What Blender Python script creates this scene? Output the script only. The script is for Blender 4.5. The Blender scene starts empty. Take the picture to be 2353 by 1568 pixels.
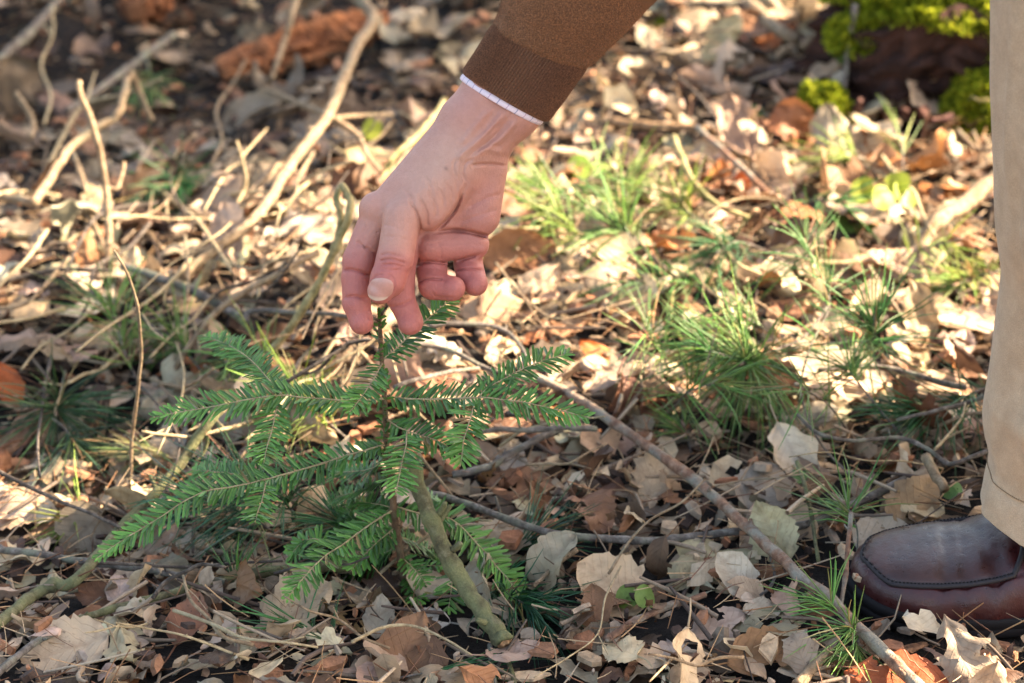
import bpy, math, random
import numpy as np
from mathutils import Vector, Matrix
rad = math.radians

# ------------------------------------------------------------------ camera, sky, sun, exposure
SC = bpy.context.scene
COL = SC.collection
LENS, PITCH, T0 = 85.0, rad(27.0), 1.86
KW = 36.0 / LENS
FWD = np.array([0, math.cos(PITCH), -math.sin(PITCH)])
UPV = np.array([0, math.sin(PITCH), math.cos(PITCH)])
RGT = np.array([1.0, 0, 0])

def ray(u, v):
    return FWD + RGT * ((u / 2352 - .5) * KW) + UPV * (-(v - 784) / 2352 * KW)

CAM = -T0 * ray(935, 1350)                     # the sapling's foot is the origin
cam_d = bpy.data.cameras.new('camera'); cam = bpy.data.objects.new('camera', cam_d); COL.objects.link(cam)
cam_d.lens = LENS; cam_d.sensor_width = 36; cam_d.clip_start = .05; cam_d.clip_end = 200
cam.location = CAM; cam.rotation_euler = (math.pi / 2 - PITCH, 0, 0)
cam_d.dof.use_dof = True; cam_d.dof.focus_distance = 1.735; cam_d.dof.aperture_fstop = 6.3; cam_d.dof.aperture_blades = 0
SC.camera = cam

SUN_AZ, SUN_EL = rad(11.0), rad(35.0)          # azimuth measured from +x towards +y
SUNV = np.array([math.cos(SUN_AZ) * math.cos(SUN_EL), math.sin(SUN_AZ) * math.cos(SUN_EL), math.sin(SUN_EL)])
W = bpy.data.worlds.new('World'); SC.world = W; W.use_nodes = True
nt = W.node_tree; bg = nt.nodes['Background']
sky = nt.nodes.new('ShaderNodeTexSky'); sky.sky_type = 'NISHITA'; sky.sun_disc = False
sky.sun_elevation = SUN_EL; sky.sun_rotation = math.pi / 2 - SUN_AZ
sky.dust_density = 3.0; sky.ozone_density = .6; sky.air_density = 1.0
warm = nt.nodes.new('ShaderNodeMixRGB'); warm.blend_type = 'MULTIPLY'; warm.inputs[0].default_value = 1; warm.inputs[2].default_value = (1.0, .92, .81, 1)   # sky light tinted warm, standing in for white balance
nt.links.new(sky.outputs[0], warm.inputs[1]); nt.links.new(warm.outputs[0], bg.inputs[0]); bg.inputs[1].default_value = .10
sl = bpy.data.lights.new('sun', 'SUN'); sl.energy = 5.0; sl.angle = rad(.55); sl.color = (1.0, .80, .57)
so = bpy.data.objects.new('sun', sl); COL.objects.link(so)
so.rotation_euler = Vector(SUNV).to_track_quat('Z', 'Y').to_euler(); so.location = (4, 2, 5)
vs = SC.view_settings; vs.view_transform = 'Standard'; vs.look = 'None'; vs.gamma = 1; vs.use_curve_mapping = False
vs.exposure = 2.8
SC.cycles.use_denoising = True
SC.cycles.max_bounces = 5; SC.cycles.transmission_bounces = 3; SC.cycles.diffuse_bounces = 3

# ------------------------------------------------------------------ ground relief and pixel helpers
def vn(x, y, s, seed):
    """smooth value noise, arrays in, -1..1 out"""
    x = np.asarray(x, float) / s; y = np.asarray(y, float) / s
    xi = np.floor(x).astype(np.int64); yi = np.floor(y).astype(np.int64); fx = x - xi; fy = y - yi
    fx = fx * fx * (3 - 2 * fx); fy = fy * fy * (3 - 2 * fy)
    def hsh(a, b):
        n = (a * 374761393 + b * 668265263 + seed * 1442695041) & 0x7fffffff
        n = ((n ^ (n >> 13)) * 1274126177) & 0x7fffffff
        return ((n ^ (n >> 16)) & 0xffff) / 32767.5 - 1
    return (hsh(xi, yi) * (1 - fx) + hsh(xi + 1, yi) * fx) * (1 - fy) + (hsh(xi, yi + 1) * (1 - fx) + hsh(xi + 1, yi + 1) * fx) * fy

def flat(u, v, z=0.0):
    d = ray(u, v); t = (z - CAM[2]) / d[2]; return CAM + t * d

BUMPS = []                                      # (x, y, radius, height)
def bump(u, v, r, h):
    p = flat(u, v); BUMPS.append((p[0], p[1], r, h))
bump(250, 120, .38, -.085); bump(90, 930, .16, -.05); bump(330, 470, .16, -.025); bump(560, 1230, .12, -.02)
bump(2150, 120, .26, .05); bump(900, 660, .3, .015); bump(1800, 700, .3, .02); bump(1050, 1420, .1, -.012)

def gz(x, y):
    x = np.asarray(x, float); y = np.asarray(y, float)
    z = .016 * vn(x, y, .33, 1) + .008 * vn(x, y, .11, 2) + .004 * vn(x, y, .045, 3)
    for bx, by, r, h in BUMPS:
        z = z + h * np.exp(-((x - bx) ** 2 + (y - by) ** 2) / (r * r))
    far = np.clip((np.hypot(x, y) - 4) / 8, 0, 1)
    return z * (1 - .5 * far) + far * .35 * vn(x, y, 5, 9)
Z00 = float(gz(0, 0))

def G(u, v, h=0.0):
    """the point seen at (u, v) that is h above the ground"""
    z = h
    for _ in range(12):
        p = flat(u, v, z); z = .5 * z + .5 * (float(gz(p[0], p[1])) + h)
    return flat(u, v, z)

def V(u, v, y):
    d = ray(u, v); return CAM + (y - CAM[1]) / d[1] * d

def pix(p):
    q = np.asarray(p, float) - CAM; t = q @ FWD
    return ((q @ RGT) / t / KW + .5) * 2352, 784 - (q @ UPV) / t / KW * 2352, t

def pxm(p):                                     # metres per photograph unit at a point
    return float((np.asarray(p) - CAM) @ FWD) * KW / 2352

# ------------------------------------------------------------------ materials
class NT:
    def __init__(s, name):
        s.m = bpy.data.materials.new(name); s.m.use_nodes = True; s.t = s.m.node_tree
        s.p = s.t.nodes['Principled BSDF']; s.out = s.t.nodes['Material Output']
    def n(s, typ, **kw):
        x = s.t.nodes.new('ShaderNode' + typ)
        for k, v in kw.items(): setattr(x, k, v)
        return x
    def l(s, a, b): s.t.links.new(a, b)
    def noise(s, scale, detail=4, rough=.55, co=None, dim='3D'):
        x = s.n('TexNoise'); x.inputs['Scale'].default_value = scale; x.inputs['Detail'].default_value = detail
        x.inputs['Roughness'].default_value = rough
        if co is not None: s.l(co, x.inputs['Vector'])
        return x.outputs['Fac']
    def ramp(s, fac, stops):
        x = s.n('ValToRGB'); r = x.color_ramp
        while len(r.elements) < len(stops): r.elements.new(.5)
        for e, (p, c) in zip(r.elements, stops):
            e.position = p; e.color = (c[0], c[1], c[2], 1) if hasattr(c, '__len__') else (c, c, c, 1)
        s.l(fac, x.inputs[0]); return x.outputs[0]
    def mix(s, fac, a, b, mode='MIX'):
        x = s.n('MixRGB', blend_type=mode)
        for i, q in zip((0, 1, 2), (fac, a, b)):
            if hasattr(q, 'links') or hasattr(q, 'is_linked'): s.l(q, x.inputs[i])
            elif hasattr(q, '__len__'): x.inputs[i].default_value = (q[0], q[1], q[2], 1)
            else: x.inputs[i].default_value = q if i == 0 else (q, q, q, 1)
        return x.outputs[0]
    def math(s, op, a, b=None):
        x = s.n('Math', operation=op)
        for i, q in enumerate((a, b)):
            if q is None: continue
            if hasattr(q, 'is_linked'): s.l(q, x.inputs[i])
            else: x.inputs[i].default_value = q
        return x.outputs[0]
    def bump(s, h, strength, dist):
        x = s.n('Bump'); x.inputs['Strength'].default_value = strength; x.inputs['Distance'].default_value = dist
        s.l(h, x.inputs['Height']); s.l(x.outputs[0], s.p.inputs['Normal']); return x
    def obj(s): return s.n('TexCoord').outputs['Object']
    def col(s): x = s.n('VertexColor'); x.layer_name = 'Col'; return x.outputs['Color']
    def base(s, c):
        if hasattr(c, 'is_linked'): s.l(c, s.p.inputs['Base Color'])
        else: s.p.inputs['Base Color'].default_value = (*c, 1)
    def rough(s, r): s.p.inputs['Roughness'].default_value = r
    def translucent(s, colour, w):
        t = s.n('BsdfTranslucent'); s.l(colour, t.inputs[0]); m = s.n('MixShader'); m.inputs[0].default_value = w
        s.l(s.p.outputs[0], m.inputs[1]); s.l(t.outputs[0], m.inputs[2]); s.l(m.outputs[0], s.out.inputs[0])

M = {}
def soil():
    a = NT('soil'); o = a.obj(); f = a.noise(28, 8, .65, o); g = a.noise(260, 5, .6, o)
    c = a.ramp(f, [(.3, (.005, .004, .0035)), (.55, (.013, .009, .007)), (.75, (.04, .027, .019))])
    c = a.mix(.55, c, a.ramp(g, [(.35, (.25, .25, .25)), (.65, (1.1, 1.05, 1.0))]), 'MULTIPLY')
    a.base(c); a.rough(.95); a.bump(a.math('ADD', f, a.math('MULTIPLY', g, .3)), .9, .012); return a.m
M['soil'] = soil()

def leafmat():
    a = NT('dry_leaf'); o = a.obj(); c = a.col()
    uv = a.n('UVMap'); sp = a.n('SeparateXYZ'); a.l(uv.outputs[0], sp.inputs[0])
    u, w = sp.outputs[0], a.math('ABSOLUTE', a.math('SUBTRACT', sp.outputs[1], .5))
    ph = a.math('FRACT', a.math('MULTIPLY', a.math('SUBTRACT', u, a.math('MULTIPLY', w, .7)), 8.0))
    tri = a.math('ABSOLUTE', a.math('SUBTRACT', ph, .5))                      # 0.5 on a side vein
    side = a.ramp(tri, [(.40, 0.0), (.5, 1.0)]); mid = a.ramp(w, [(.0, 1.0), (.045, 0.0)])
    vein = a.mix(1.0, side, mid, 'LIGHTEN')
    f = a.noise(70, 5, .6, o); g = a.noise(420, 3, .6, o)
    cc = a.mix(.55, c, a.ramp(f, [(.3, (.36, .28, .22)), (.52, (1, 1, 1)), (.75, (1.25, 1.2, 1.1))]), 'MULTIPLY')
    spot = a.ramp(a.noise(150, 3, .6, o), [(.66, 0.0), (.72, 1.0)])
    cc = a.mix(a.math('MULTIPLY', spot, .55), cc, (.07, .04, .025))
    cc = a.mix(a.math('MULTIPLY', vein, .2), cc, a.mix(1.0, cc, (.62, .5, .42), 'MULTIPLY'))
    a.base(cc); a.rough(.55); a.p.inputs['Specular IOR Level'].default_value = .35
    a.bump(a.math('ADD', a.math('MULTIPLY', vein, .35), a.math('MULTIPLY', g, .5)), .6, .0016)
    a.translucent(cc, .16); return a.m
M['leaf'] = leafmat()

def plain(name, rough=.6, tr=0.0, nscale=300, amp=.4, spec=.5, bump=0.0):
    a = NT(name); c = a.col(); f = a.noise(nscale, 4, .6, a.obj())
    cc = a.mix(amp, c, a.ramp(f, [(.25, .35), (.5, 1.0), (.75, 1.35)]), 'MULTIPLY'); a.base(cc); a.rough(rough)
    a.p.inputs['Specular IOR Level'].default_value = spec
    if bump: a.bump(f, .8, bump)
    if tr: a.translucent(cc, tr)
    return a.m
M['needle'] = plain('fir_needle', .38, .16, 500, .3, .5)
M['pine'] = plain('pine_needle', .42, .18, 400, .3, .45)
M['litter'] = plain('needle_litter', .7, .1, 500, .5, .3)
M['moss'] = plain('moss', .8, .35, 250, .5, .2)
M['green'] = plain('green_leaf', .5, .3, 300, .35, .4)
M['rotten'] = plain('rotten_wood', .9, 0, 120, .8, .2, .004)

def bark(name, c0, c1, c2, lichen=None, amount=.5, stretch=1.0):
    a = NT(name); o = a.obj(); f = a.noise(130, 6, .65, o); g = a.noise(600, 4, .6, o); h = a.noise(42, 4, .6, o)
    c = a.ramp(f, [(.3, c0), (.5, c1), (.7, c2)])
    if lichen: c = a.mix(a.ramp(h, [(amount - .06, 0.0), (amount + .1, .85)]), c, a.mix(.5, lichen, a.ramp(g, [(.3, .5), (.7, 1.3)]), 'MULTIPLY'))
    a.base(c); a.rough(.85); a.p.inputs['Specular IOR Level'].default_value = .3
    a.bump(a.math('ADD', f, a.math('MULTIPLY', g, .5)), .9, .0022); return a.m
M['grey'] = bark('grey_bark', (.045, .036, .03), (.12, .1, .085), (.26, .23, .2), (.2, .21, .15), .56)
M['red'] = bark('red_bark', (.07, .042, .03), (.2, .105, .065), (.36, .22, .14), (.27, .26, .21), .5)
M['tan'] = bark('tan_bark', (.09, .06, .036), (.235, .165, .10), (.35, .265, .17), (.2, .18, .12), .6)
M['mossy'] = bark('mossy_bark', (.035, .03, .018), (.10, .09, .045), (.2, .18, .11), (.16, .165, .075), .46)
M['dark'] = bark('dark_bark', (.025, .02, .017), (.07, .055, .045), (.17, .14, .115))
M['straw'] = bark('straw_stem', (.17, .125, .07), (.34, .265, .155), (.45, .37, .23))
M['yellow'] = bark('yellow_bark', (.14, .11, .05), (.32, .26, .12), (.42, .35, .19), (.12, .14, .05), .58)
M['stem'] = bark('sapling_bark', (.06, .04, .025), (.14, .085, .05), (.2, .15, .09), (.13, .14, .07), .6)
M['shoot'] = bark('shoot_bark', (.2, .155, .08), (.34, .27, .15), (.44, .36, .22))
M['wood'] = bark('weathered_wood', (.05, .035, .028), (.14, .095, .07), (.25, .18, .13))
M['cut'] = bark('broken_wood', (.13, .07, .035), (.3, .18, .09), (.42, .28, .16))

# ------------------------------------------------------------------ mesh helpers
class MB:
    def __init__(s): s.v = []; s.f = []; s.c = []; s.uv = []; s.n = 0
    def add(s, v, f, c=None, uv=None):
        v = np.asarray(v, float); f = np.asarray(f, int) if not isinstance(f, list) else f
        s.v.append(v)
        if isinstance(f, list): s.f += [tuple(int(i) + s.n for i in q) for q in f]
        else: s.f += (f + s.n).tolist()
        c = np.ones((len(v), 3)) if c is None else np.asarray(c, float)
        s.c.append(np.broadcast_to(c, (len(v), 3))); s.uv.append(np.zeros((len(v), 2)) if uv is None else np.asarray(uv, float))
        s.n += len(v)
    def mesh(s, name, mat, origin, smooth):
        v = np.concatenate(s.v) - np.asarray(origin); me = bpy.data.meshes.new(name)
        me.from_pydata(v.tolist(), [], s.f)
        c = np.concatenate(s.c); c4 = np.ones((len(v), 4), np.float32); c4[:, :3] = c
        at = me.color_attributes.new('Col', 'FLOAT_COLOR', 'POINT'); at.data.foreach_set('color', c4.ravel())
        uv = np.concatenate(s.uv)
        if uv.any():
            ul = me.uv_layers.new(name='UVMap'); li = np.empty(len(me.loops), np.int32); me.loops.foreach_get('vertex_index', li)
            ul.data.foreach_set('uv', uv[li].astype(np.float32).ravel())
        if smooth: me.polygons.foreach_set('use_smooth', [True] * len(me.polygons))
        me.materials.append(mat); me.update(); return me
    def build(s, name, mat, parent=None, origin=None, smooth=True):
        org = np.zeros(3) if origin is None else np.asarray(origin, float)
        po = np.array(parent.matrix_world_loc) if False else (np.array(WORLD.get(parent.name, (0, 0, 0))) if parent else np.zeros(3))
        if origin is None: org = po
        o = bpy.data.objects.new(name, s.mesh(name, mat, org, smooth)); COL.objects.link(o)
        o.location = org - po
        if parent: o.parent = parent
        WORLD[o.name] = tuple(org); return o
WORLD = {}
def thing(name, loc, label, cat, group=None):
    o = bpy.data.objects.new(name, None); COL.objects.link(o); o.location = loc; o.empty_display_size = .02; WORLD[o.name] = tuple(loc)
    return tag(o, label, cat, group)
def tag(o, label=None, cat=None, group=None, kind=None):
    for k, x in (('label', label), ('category', cat), ('group', group), ('kind', kind)):
        if x: o[k] = x
    return o

def catmull(P, per=6):
    P = np.asarray(P, float)
    if len(P) < 3: 
        t = np.linspace(0, 1, per + 1)[:, None]; return P[0] * (1 - t) + P[-1] * t
    Q = np.vstack([2 * P[0] - P[1], P, 2 * P[-1] - P[-2]]); out = []
    for i in range(1, len(Q) - 2):
        a, b, c, d = Q[i - 1], Q[i], Q[i + 1], Q[i + 2]
        for t in np.linspace(0, 1, per, endpoint=False):
            out.append(.5 * (2 * b + (c - a) * t + (2 * a - 5 * b + 4 * c - d) * t * t + (3 * b - a - 3 * c + d) * t ** 3))
    out.append(Q[-2]); return np.array(out)

def frames(P):
    T = np.gradient(P, axis=0); T /= np.linalg.norm(T, axis=1)[:, None] + 1e-12
    ref = np.array([0, 0, 1.0]) if abs(T[0, 2]) < .9 else np.array([1.0, 0, 0])
    N = np.empty_like(P); n = ref - T[0] * (ref @ T[0]); n /= np.linalg.norm(n)
    for i in range(len(P)):
        n = n - T[i] * (n @ T[i]); n /= np.linalg.norm(n) + 1e-12; N[i] = n
    return T, N, np.cross(T, N)

def tube(mb, P, R, seg=8, c=(1, 1, 1), rough=0.0, rng=None, caps=True):
    P = np.asarray(P, float); R = np.broadcast_to(np.asarray(R, float), (len(P),))
    T, N, B = frames(P); a = np.arange(seg) / seg * 2 * math.pi
    ring = np.cos(a)[None, :, None] * N[:, None] + np.sin(a)[None, :, None] * B[:, None]
    rr = R[:, None].copy() * np.ones((1, seg))
    if rough and rng is not None: rr = rr * (1 + rough * rng.standard_normal(rr.shape)) * (1 + rough * rng.standard_normal((len(P), 1)))
    v = (P[:, None] + ring * rr[..., None]).reshape(-1, 3); n = len(P)
    i = np.arange(n - 1)[:, None] * seg + np.arange(seg)[None]; j = np.arange(n - 1)[:, None] * seg + (np.arange(seg) + 1) % seg
    f = np.stack([i, j, j + seg, i + seg], -1).reshape(-1, 4); fl = f.tolist()
    if caps: fl += [list(range(seg))[::-1], [(n - 1) * seg + k for k in range(seg)]]
    cc = np.repeat(np.asarray(c, float), seg, 0) if np.ndim(c) == 2 else c
    mb.add(v, fl, cc)

def basis(z, x):
    z = z / np.linalg.norm(z); x = x - z * (x @ z); x /= np.linalg.norm(x); return np.stack([x, np.cross(z, x), z], 1)

# ------------------------------------------------------------------ the ground sheet
def ground():
    def axis(lo, hi, fine, a, b):
        s = [lo]
        while s[-1] < hi:
            x = s[-1]; d = max(0, a - x, x - b); s.append(x + fine * (1 + d * 9))
        return np.array(s)
    xs = axis(-30, 30, .014, -.9, 1.0); ys = axis(-12, 40, .014, -.7, 2.2)
    X, Y = np.meshgrid(xs, ys); Z = gz(X, Y); n = len(xs)
    i = (np.arange(len(ys) - 1)[:, None] * n + np.arange(n - 1)[None]).ravel()
    mb = MB(); mb.add(np.stack([X, Y, Z], -1).reshape(-1, 3), np.stack([i, i + 1, i + n + 1, i + n], 1))
    o = mb.build('ground', M['soil']); tag(o, kind='structure', label='dark forest soil under the leaf litter')
ground()

# ------------------------------------------------------------------ dry leaves and litter
PAL = {'pale': (.55, .425, .29), 'tan': (.42, .30, .19), 'brown': (.21, .105, .052), 'rust': (.34, .15, .06),
       'grey': (.40, .32, .225), 'dark': (.11, .065, .04), 'cream': (.57, .46, .32)}
def leaf_geo(rng, kind, L, nu=12, nw=6, flatness=1.0, k1=None, k2=None):
    u = np.linspace(0, 1, nu + 1); w = np.linspace(-1, 1, nw + 1)
    if kind == 'oak':
        p = np.sin(np.pi * np.clip(u, 0, 1) ** 1.35) ** .75 * (1 + rng.uniform(.06, .26) * np.sin(2 * np.pi * (u * rng.uniform(2.4, 4) + rng.uniform(0, 1)))); W = L * rng.uniform(.26, .34)
    elif kind == 'round':
        p = np.sin(np.pi * u ** .8) ** .55; W = L * rng.uniform(.36, .46)
    else:
        p = np.sin(np.pi * u ** .88) ** .82; W = L * rng.uniform(.27, .36)
    p = np.clip(p, .012, None)
    U, Wd = np.meshgrid(u, w, indexing='ij'); x = (U - .5) * L; y = W * p[:, None] * Wd
    y = y * (1 + .06 * rng.standard_normal((nu + 1, 1))) + .02 * L * np.sin(U * 2.5 + rng.uniform(0, 6))
    z = .035 * L * flatness * np.sin(U * rng.uniform(6, 11) + rng.uniform(0, 6)) * np.abs(Wd) ** 1.6 * np.where(Wd > 0, 1, rng.choice([-1, .6]))
    z += .02 * L * vn(U * 3 + rng.uniform(0, 50), Wd * 2, .8, 5) * flatness
    z += -.012 * L * np.abs(np.sin(np.pi * 8 * (U - .3 * np.abs(Wd)))) * np.abs(Wd) * .6
    z += .035 * L * vn(U * 5 + rng.uniform(0, 50), Wd * 3 + rng.uniform(0, 9), .8, 6) * flatness
    z += rng.uniform(.02, .2) * np.abs(y)                                     # folded at the midrib
    k1 = rng.normal(0, 17) * flatness if k1 is None else k1
    k2 = rng.normal(0, 12) * flatness if k2 is None else k2
    for ax, k in ((1, k1), (0, k2)):
        if abs(k) < .5: continue
        q = y if ax == 1 else x; r = 1 / k; a = q * k; r2 = r - z
        qn = r2 * np.sin(a); z = r - r2 * np.cos(a)
        if ax == 1: y = qn
        else: x = qn
    v = np.stack([x, y, z], -1).reshape(-1, 3); m = nw + 1
    i = (np.arange(nu)[:, None] * m + np.arange(nw)[None]).ravel(); f = np.stack([i, i + m, i + m + 1, i + 1], 1)
    uv = np.stack([U, Wd * .5 * p[:, None] + .5], -1).reshape(-1, 2)
    return v, f, uv

def eat(rng, f, nu, nw, k):
    """decay: bite holes and ragged edges out of a leaf's faces"""
    keep = np.ones(len(f), bool); fu, fw = np.divmod(np.arange(len(f)), nw)
    for _ in range(k):
        cu, cw = rng.uniform(0, nu), rng.choice([0, nw, rng.uniform(0, nw)]); r = rng.uniform(.6, 2.0)
        keep &= ((fu - cu) ** 2 * .5 + (fw - cw) ** 2) > r * r
    return f[keep] if keep.sum() > len(f) * .45 else f

def rot(rng, tilt):
    a = rng.uniform(0, 2 * math.pi); b = rng.uniform(0, 2 * math.pi)
    R = Matrix.Rotation(tilt, 3, Vector((math.cos(b), math.sin(b), 0))) @ Matrix.Rotation(a, 3, 'Z')
    return np.array(R)

def tint(rng, name, spread=.16):
    c = np.array(PAL[name]); return np.clip(c * (1 + spread * rng.standard_normal()) * (1 + .05 * rng.standard_normal(3)), .02, .75)

def area(u, v):
    if v < 500 and u < 900: return 'in the dark hollow'
    if u > 1780 and v < 420: return 'by the mossy stump'
    if v < 480: return 'far behind the sleeve'
    if u < 760 and v < 1150: return 'among the vines'
    if v < 760: return 'between hand and trousers'
    if v < 1060: return 'around the pine sprigs'
    if u < 800: return 'before the long left branch'
    if u < 1330: return 'around the sapling foot'
    return 'beside the shoe'
_sn = G(2150, 1466, 0); _st = V(1946, 1400, _sn[1] + .052)[0]
def under_shoe(x, y, m=0.0): return _st - .02 - m < x < _st + .32 and _sn[1] - .012 - m < y < _sn[1] + .12 + m
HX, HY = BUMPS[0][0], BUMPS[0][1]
def hollow_falloff(x, y): return math.exp(-((x - HX) ** 2 + (y - HY) ** 2) / .54 ** 2)          # litter thins out and its colours darken towards the hollow

DESC = {('pale', 'beech'): 'pale tan oval leaf', ('tan', 'beech'): 'tan oval leaf', ('brown', 'beech'): 'dark brown oval leaf', ('rust', 'beech'): 'orange-brown oval leaf',
        ('grey', 'beech'): 'weathered grey oval leaf', ('cream', 'beech'): 'bleached cream oval leaf', ('dark', 'beech'): 'almost black oval leaf'}
def desc(cn, kind):
    s = DESC[(cn, 'beech')]
    return s.replace('oval', {'oak': 'lobed', 'round': 'round'}.get(kind, 'oval'))

def leaf_obj(rng, p, cn, kind, L, label, group, R, eatk=0, k1=None, k2=None, flatness=1.0, colour=None):
    nu, nw = 20, 8
    v, f, uv = leaf_geo(rng, kind, L, nu, nw, flatness, k1, k2)
    if eatk: f = eat(rng, f, nu, nw, eatk)
    c = tint(rng, cn) if colour is None else np.array(colour)
    cc = c[None] * (1 - .25 * np.clip(np.abs(uv[:, 1:2] - .5) * 2, 0, 1) * rng.uniform(0, 1) + .0)
    w = v @ R.T; mb = MB(); mb.add(w + p, f, cc, uv)
    if rng.random() < .6:
        e = np.array([[-.5 * L, 0, 0], [-.5 * L - .012, .001, .002], [-.5 * L - .022, .004, .001]]); d = v[nw // 2] - np.array([-.5 * L, 0, 0])
        tube(mb, (e + d) @ R.T + p, [.0009, .0007, .0006], 4, c * .7)
    o = mb.build('fallen_leaf', M['leaf'], origin=p); return tag(o, label, 'leaf', group)

def litter(n, seed, kinds, cols, Ls, lift, tilt_s, xr, yr, name, mat, label, nu=6, nw=4, hole=1, grow=0.0, dull=0.0, outside=False):
    rng = np.random.default_rng(seed); mb = MB(); T = []
    for k in range(28):
        kd = kinds[k % len(kinds)]; v, f, uv = leaf_geo(rng, kd, 1.0, nu, nw, 1.7, rng.normal(0, 1.1), rng.normal(0, .9))
        for e in range(2): T.append((v, eat(rng, f, nu, nw, rng.integers(0, 2 + hole)), uv))
    names, wts = zip(*cols.items()); wts = np.array(wts) / sum(wts)
    XX, YY = rng.uniform(*xr, n), rng.uniform(*yr, n); ZZ = gz(XX, YY)
    for i in range(n):
        x, y = XX[i], YY[i]; v, f, uv = T[rng.integers(len(T))]; L = rng.uniform(*Ls) * (1 + grow * min(1, max(0, y)))
        s = np.array([1, rng.uniform(.6, 1.2), rng.uniform(.5, 1.4) * rng.choice([-1, 1])]) * L
        w = (v * s) @ rot(rng, abs(rng.normal(0, tilt_s))).T
        z = ZZ[i] - w[:, 2].min() * .55 + rng.uniform(*lift)
        if under_shoe(x, y) or (outside and VX[0] + .05 < x < VX[1] - .05 and VY[0] + .05 < y < VY[1] - .05): continue
        hu = hollow_falloff(x, y)
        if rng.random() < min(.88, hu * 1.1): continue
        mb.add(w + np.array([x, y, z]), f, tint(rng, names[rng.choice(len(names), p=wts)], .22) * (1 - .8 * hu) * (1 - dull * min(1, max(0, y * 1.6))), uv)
    o = mb.build(name, mat); tag(o, label, 'leaf litter', kind='stuff'); return o

VX, VY = (-.72, .8), (-.34, 1.7)
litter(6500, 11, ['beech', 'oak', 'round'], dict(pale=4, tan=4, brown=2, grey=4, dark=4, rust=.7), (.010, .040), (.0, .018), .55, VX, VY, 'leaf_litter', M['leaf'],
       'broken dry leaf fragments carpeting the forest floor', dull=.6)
litter(1700, 13, ['oak', 'beech', 'round', 'oak'], dict(pale=5, tan=4, brown=1.6, grey=4, cream=1.5, dark=1.5, rust=.6), (.026, .05), (.004, .022), .55, VX, VY, 'leaf_litter', M['leaf'],
       'crumpled pale dry leaves matted over the forest floor', 9, 5, hole=2, grow=.8)
litter(6000, 12, ['beech', 'oak'], dict(pale=3, tan=4, brown=3, dark=3, rust=.5), (.05, .10), (.0, .015), .35, (-2.4, 2.4), (-1.3, 3.6), 'leaf_litter', M['leaf'],
       'whole dry leaves spread over the wider forest floor', 5, 3, hole=0, outside=True)

def bits(n, seed, Lr, r, cols, lift, tilt, name, mat, label, cat, seg=4, bend=.15, xr=VX, yr=VY, rspread=.3):
    rng = np.random.default_rng(seed); mb = MB(); cols = np.array(cols)
    x, y, L, a, e = rng.uniform(*xr, n), rng.uniform(*yr, n), rng.uniform(*Lr, n), rng.uniform(0, 6.2832, n), rng.normal(0, tilt, n)
    ok = ~((x > _st - .02) & (x < _st + .32) & (y > _sn[1] - .01) & (y < _sn[1] + .12)); x, y, L, a, e = x[ok], y[ok], L[ok], a[ok], e[ok]; n = len(x)
    d = np.stack([np.cos(a) * np.cos(e), np.sin(a) * np.cos(e), np.sin(e)], 1); sd = np.stack([-np.sin(a), np.cos(a), .3 + 0 * a], 1); t = np.linspace(-.5, .5, 4)[None, :, None]
    P = d[:, None] * t * L[:, None, None] + sd[:, None] * t ** 2 * (L * rng.normal(0, bend, n))[:, None, None]
    P[..., 2] += (gz(x, y) + rng.uniform(*lift, n) - np.minimum(0, P[..., 2].min(1)) * .8)[:, None]; P[..., 0] += x[:, None]; P[..., 1] += y[:, None]
    N = np.cross(d, [0, 0, 1.0]); N /= np.linalg.norm(N, axis=1)[:, None] + 1e-9; B = np.cross(d, N); rr = (r * (1 + rspread * rng.uniform(-1, 1, n)))[:, None, None, None] * np.array([1, 1, .9, .6])[None, :, None, None]
    an = np.arange(seg) / seg * 6.2832; ring = np.cos(an)[None, :, None] * N[:, None] + np.sin(an)[None, :, None] * B[:, None]
    v = (P[:, :, None] + ring[:, None] * rr).reshape(-1, 3); q = np.arange(3)[:, None] * seg; k = np.arange(seg)[None]; k1 = (k + 1) % seg
    f = np.stack([q + k, q + k1, q + k1 + seg, q + k + seg], -1).reshape(-1, 4); f = (np.arange(n)[:, None, None] * 4 * seg + f[None]).reshape(-1, 4)
    hu = np.array([1 - .75 * hollow_falloff(p, q) for p, q in zip(x, y)])[:, None]; c = np.repeat(cols[rng.integers(len(cols), size=n)] * rng.uniform(.65, 1.25, (n, 1)) * hu, 4 * seg, 0); mb.add(v, f, c)
    o = mb.build(name, mat); tag(o, label, cat, kind='stuff')
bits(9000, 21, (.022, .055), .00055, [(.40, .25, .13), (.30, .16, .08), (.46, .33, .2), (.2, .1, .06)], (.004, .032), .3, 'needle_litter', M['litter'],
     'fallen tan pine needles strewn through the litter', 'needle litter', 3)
bits(1700, 22, (.02, .085), .0013, [(.3, .22, .15), (.16, .12, .09), (.42, .32, .22), (.1, .07, .055)], (.004, .028), .22, 'twig_litter', M['litter'],
     'small broken twigs strewn through the litter', 'twig litter', 5, .2, rspread=.6)

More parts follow.
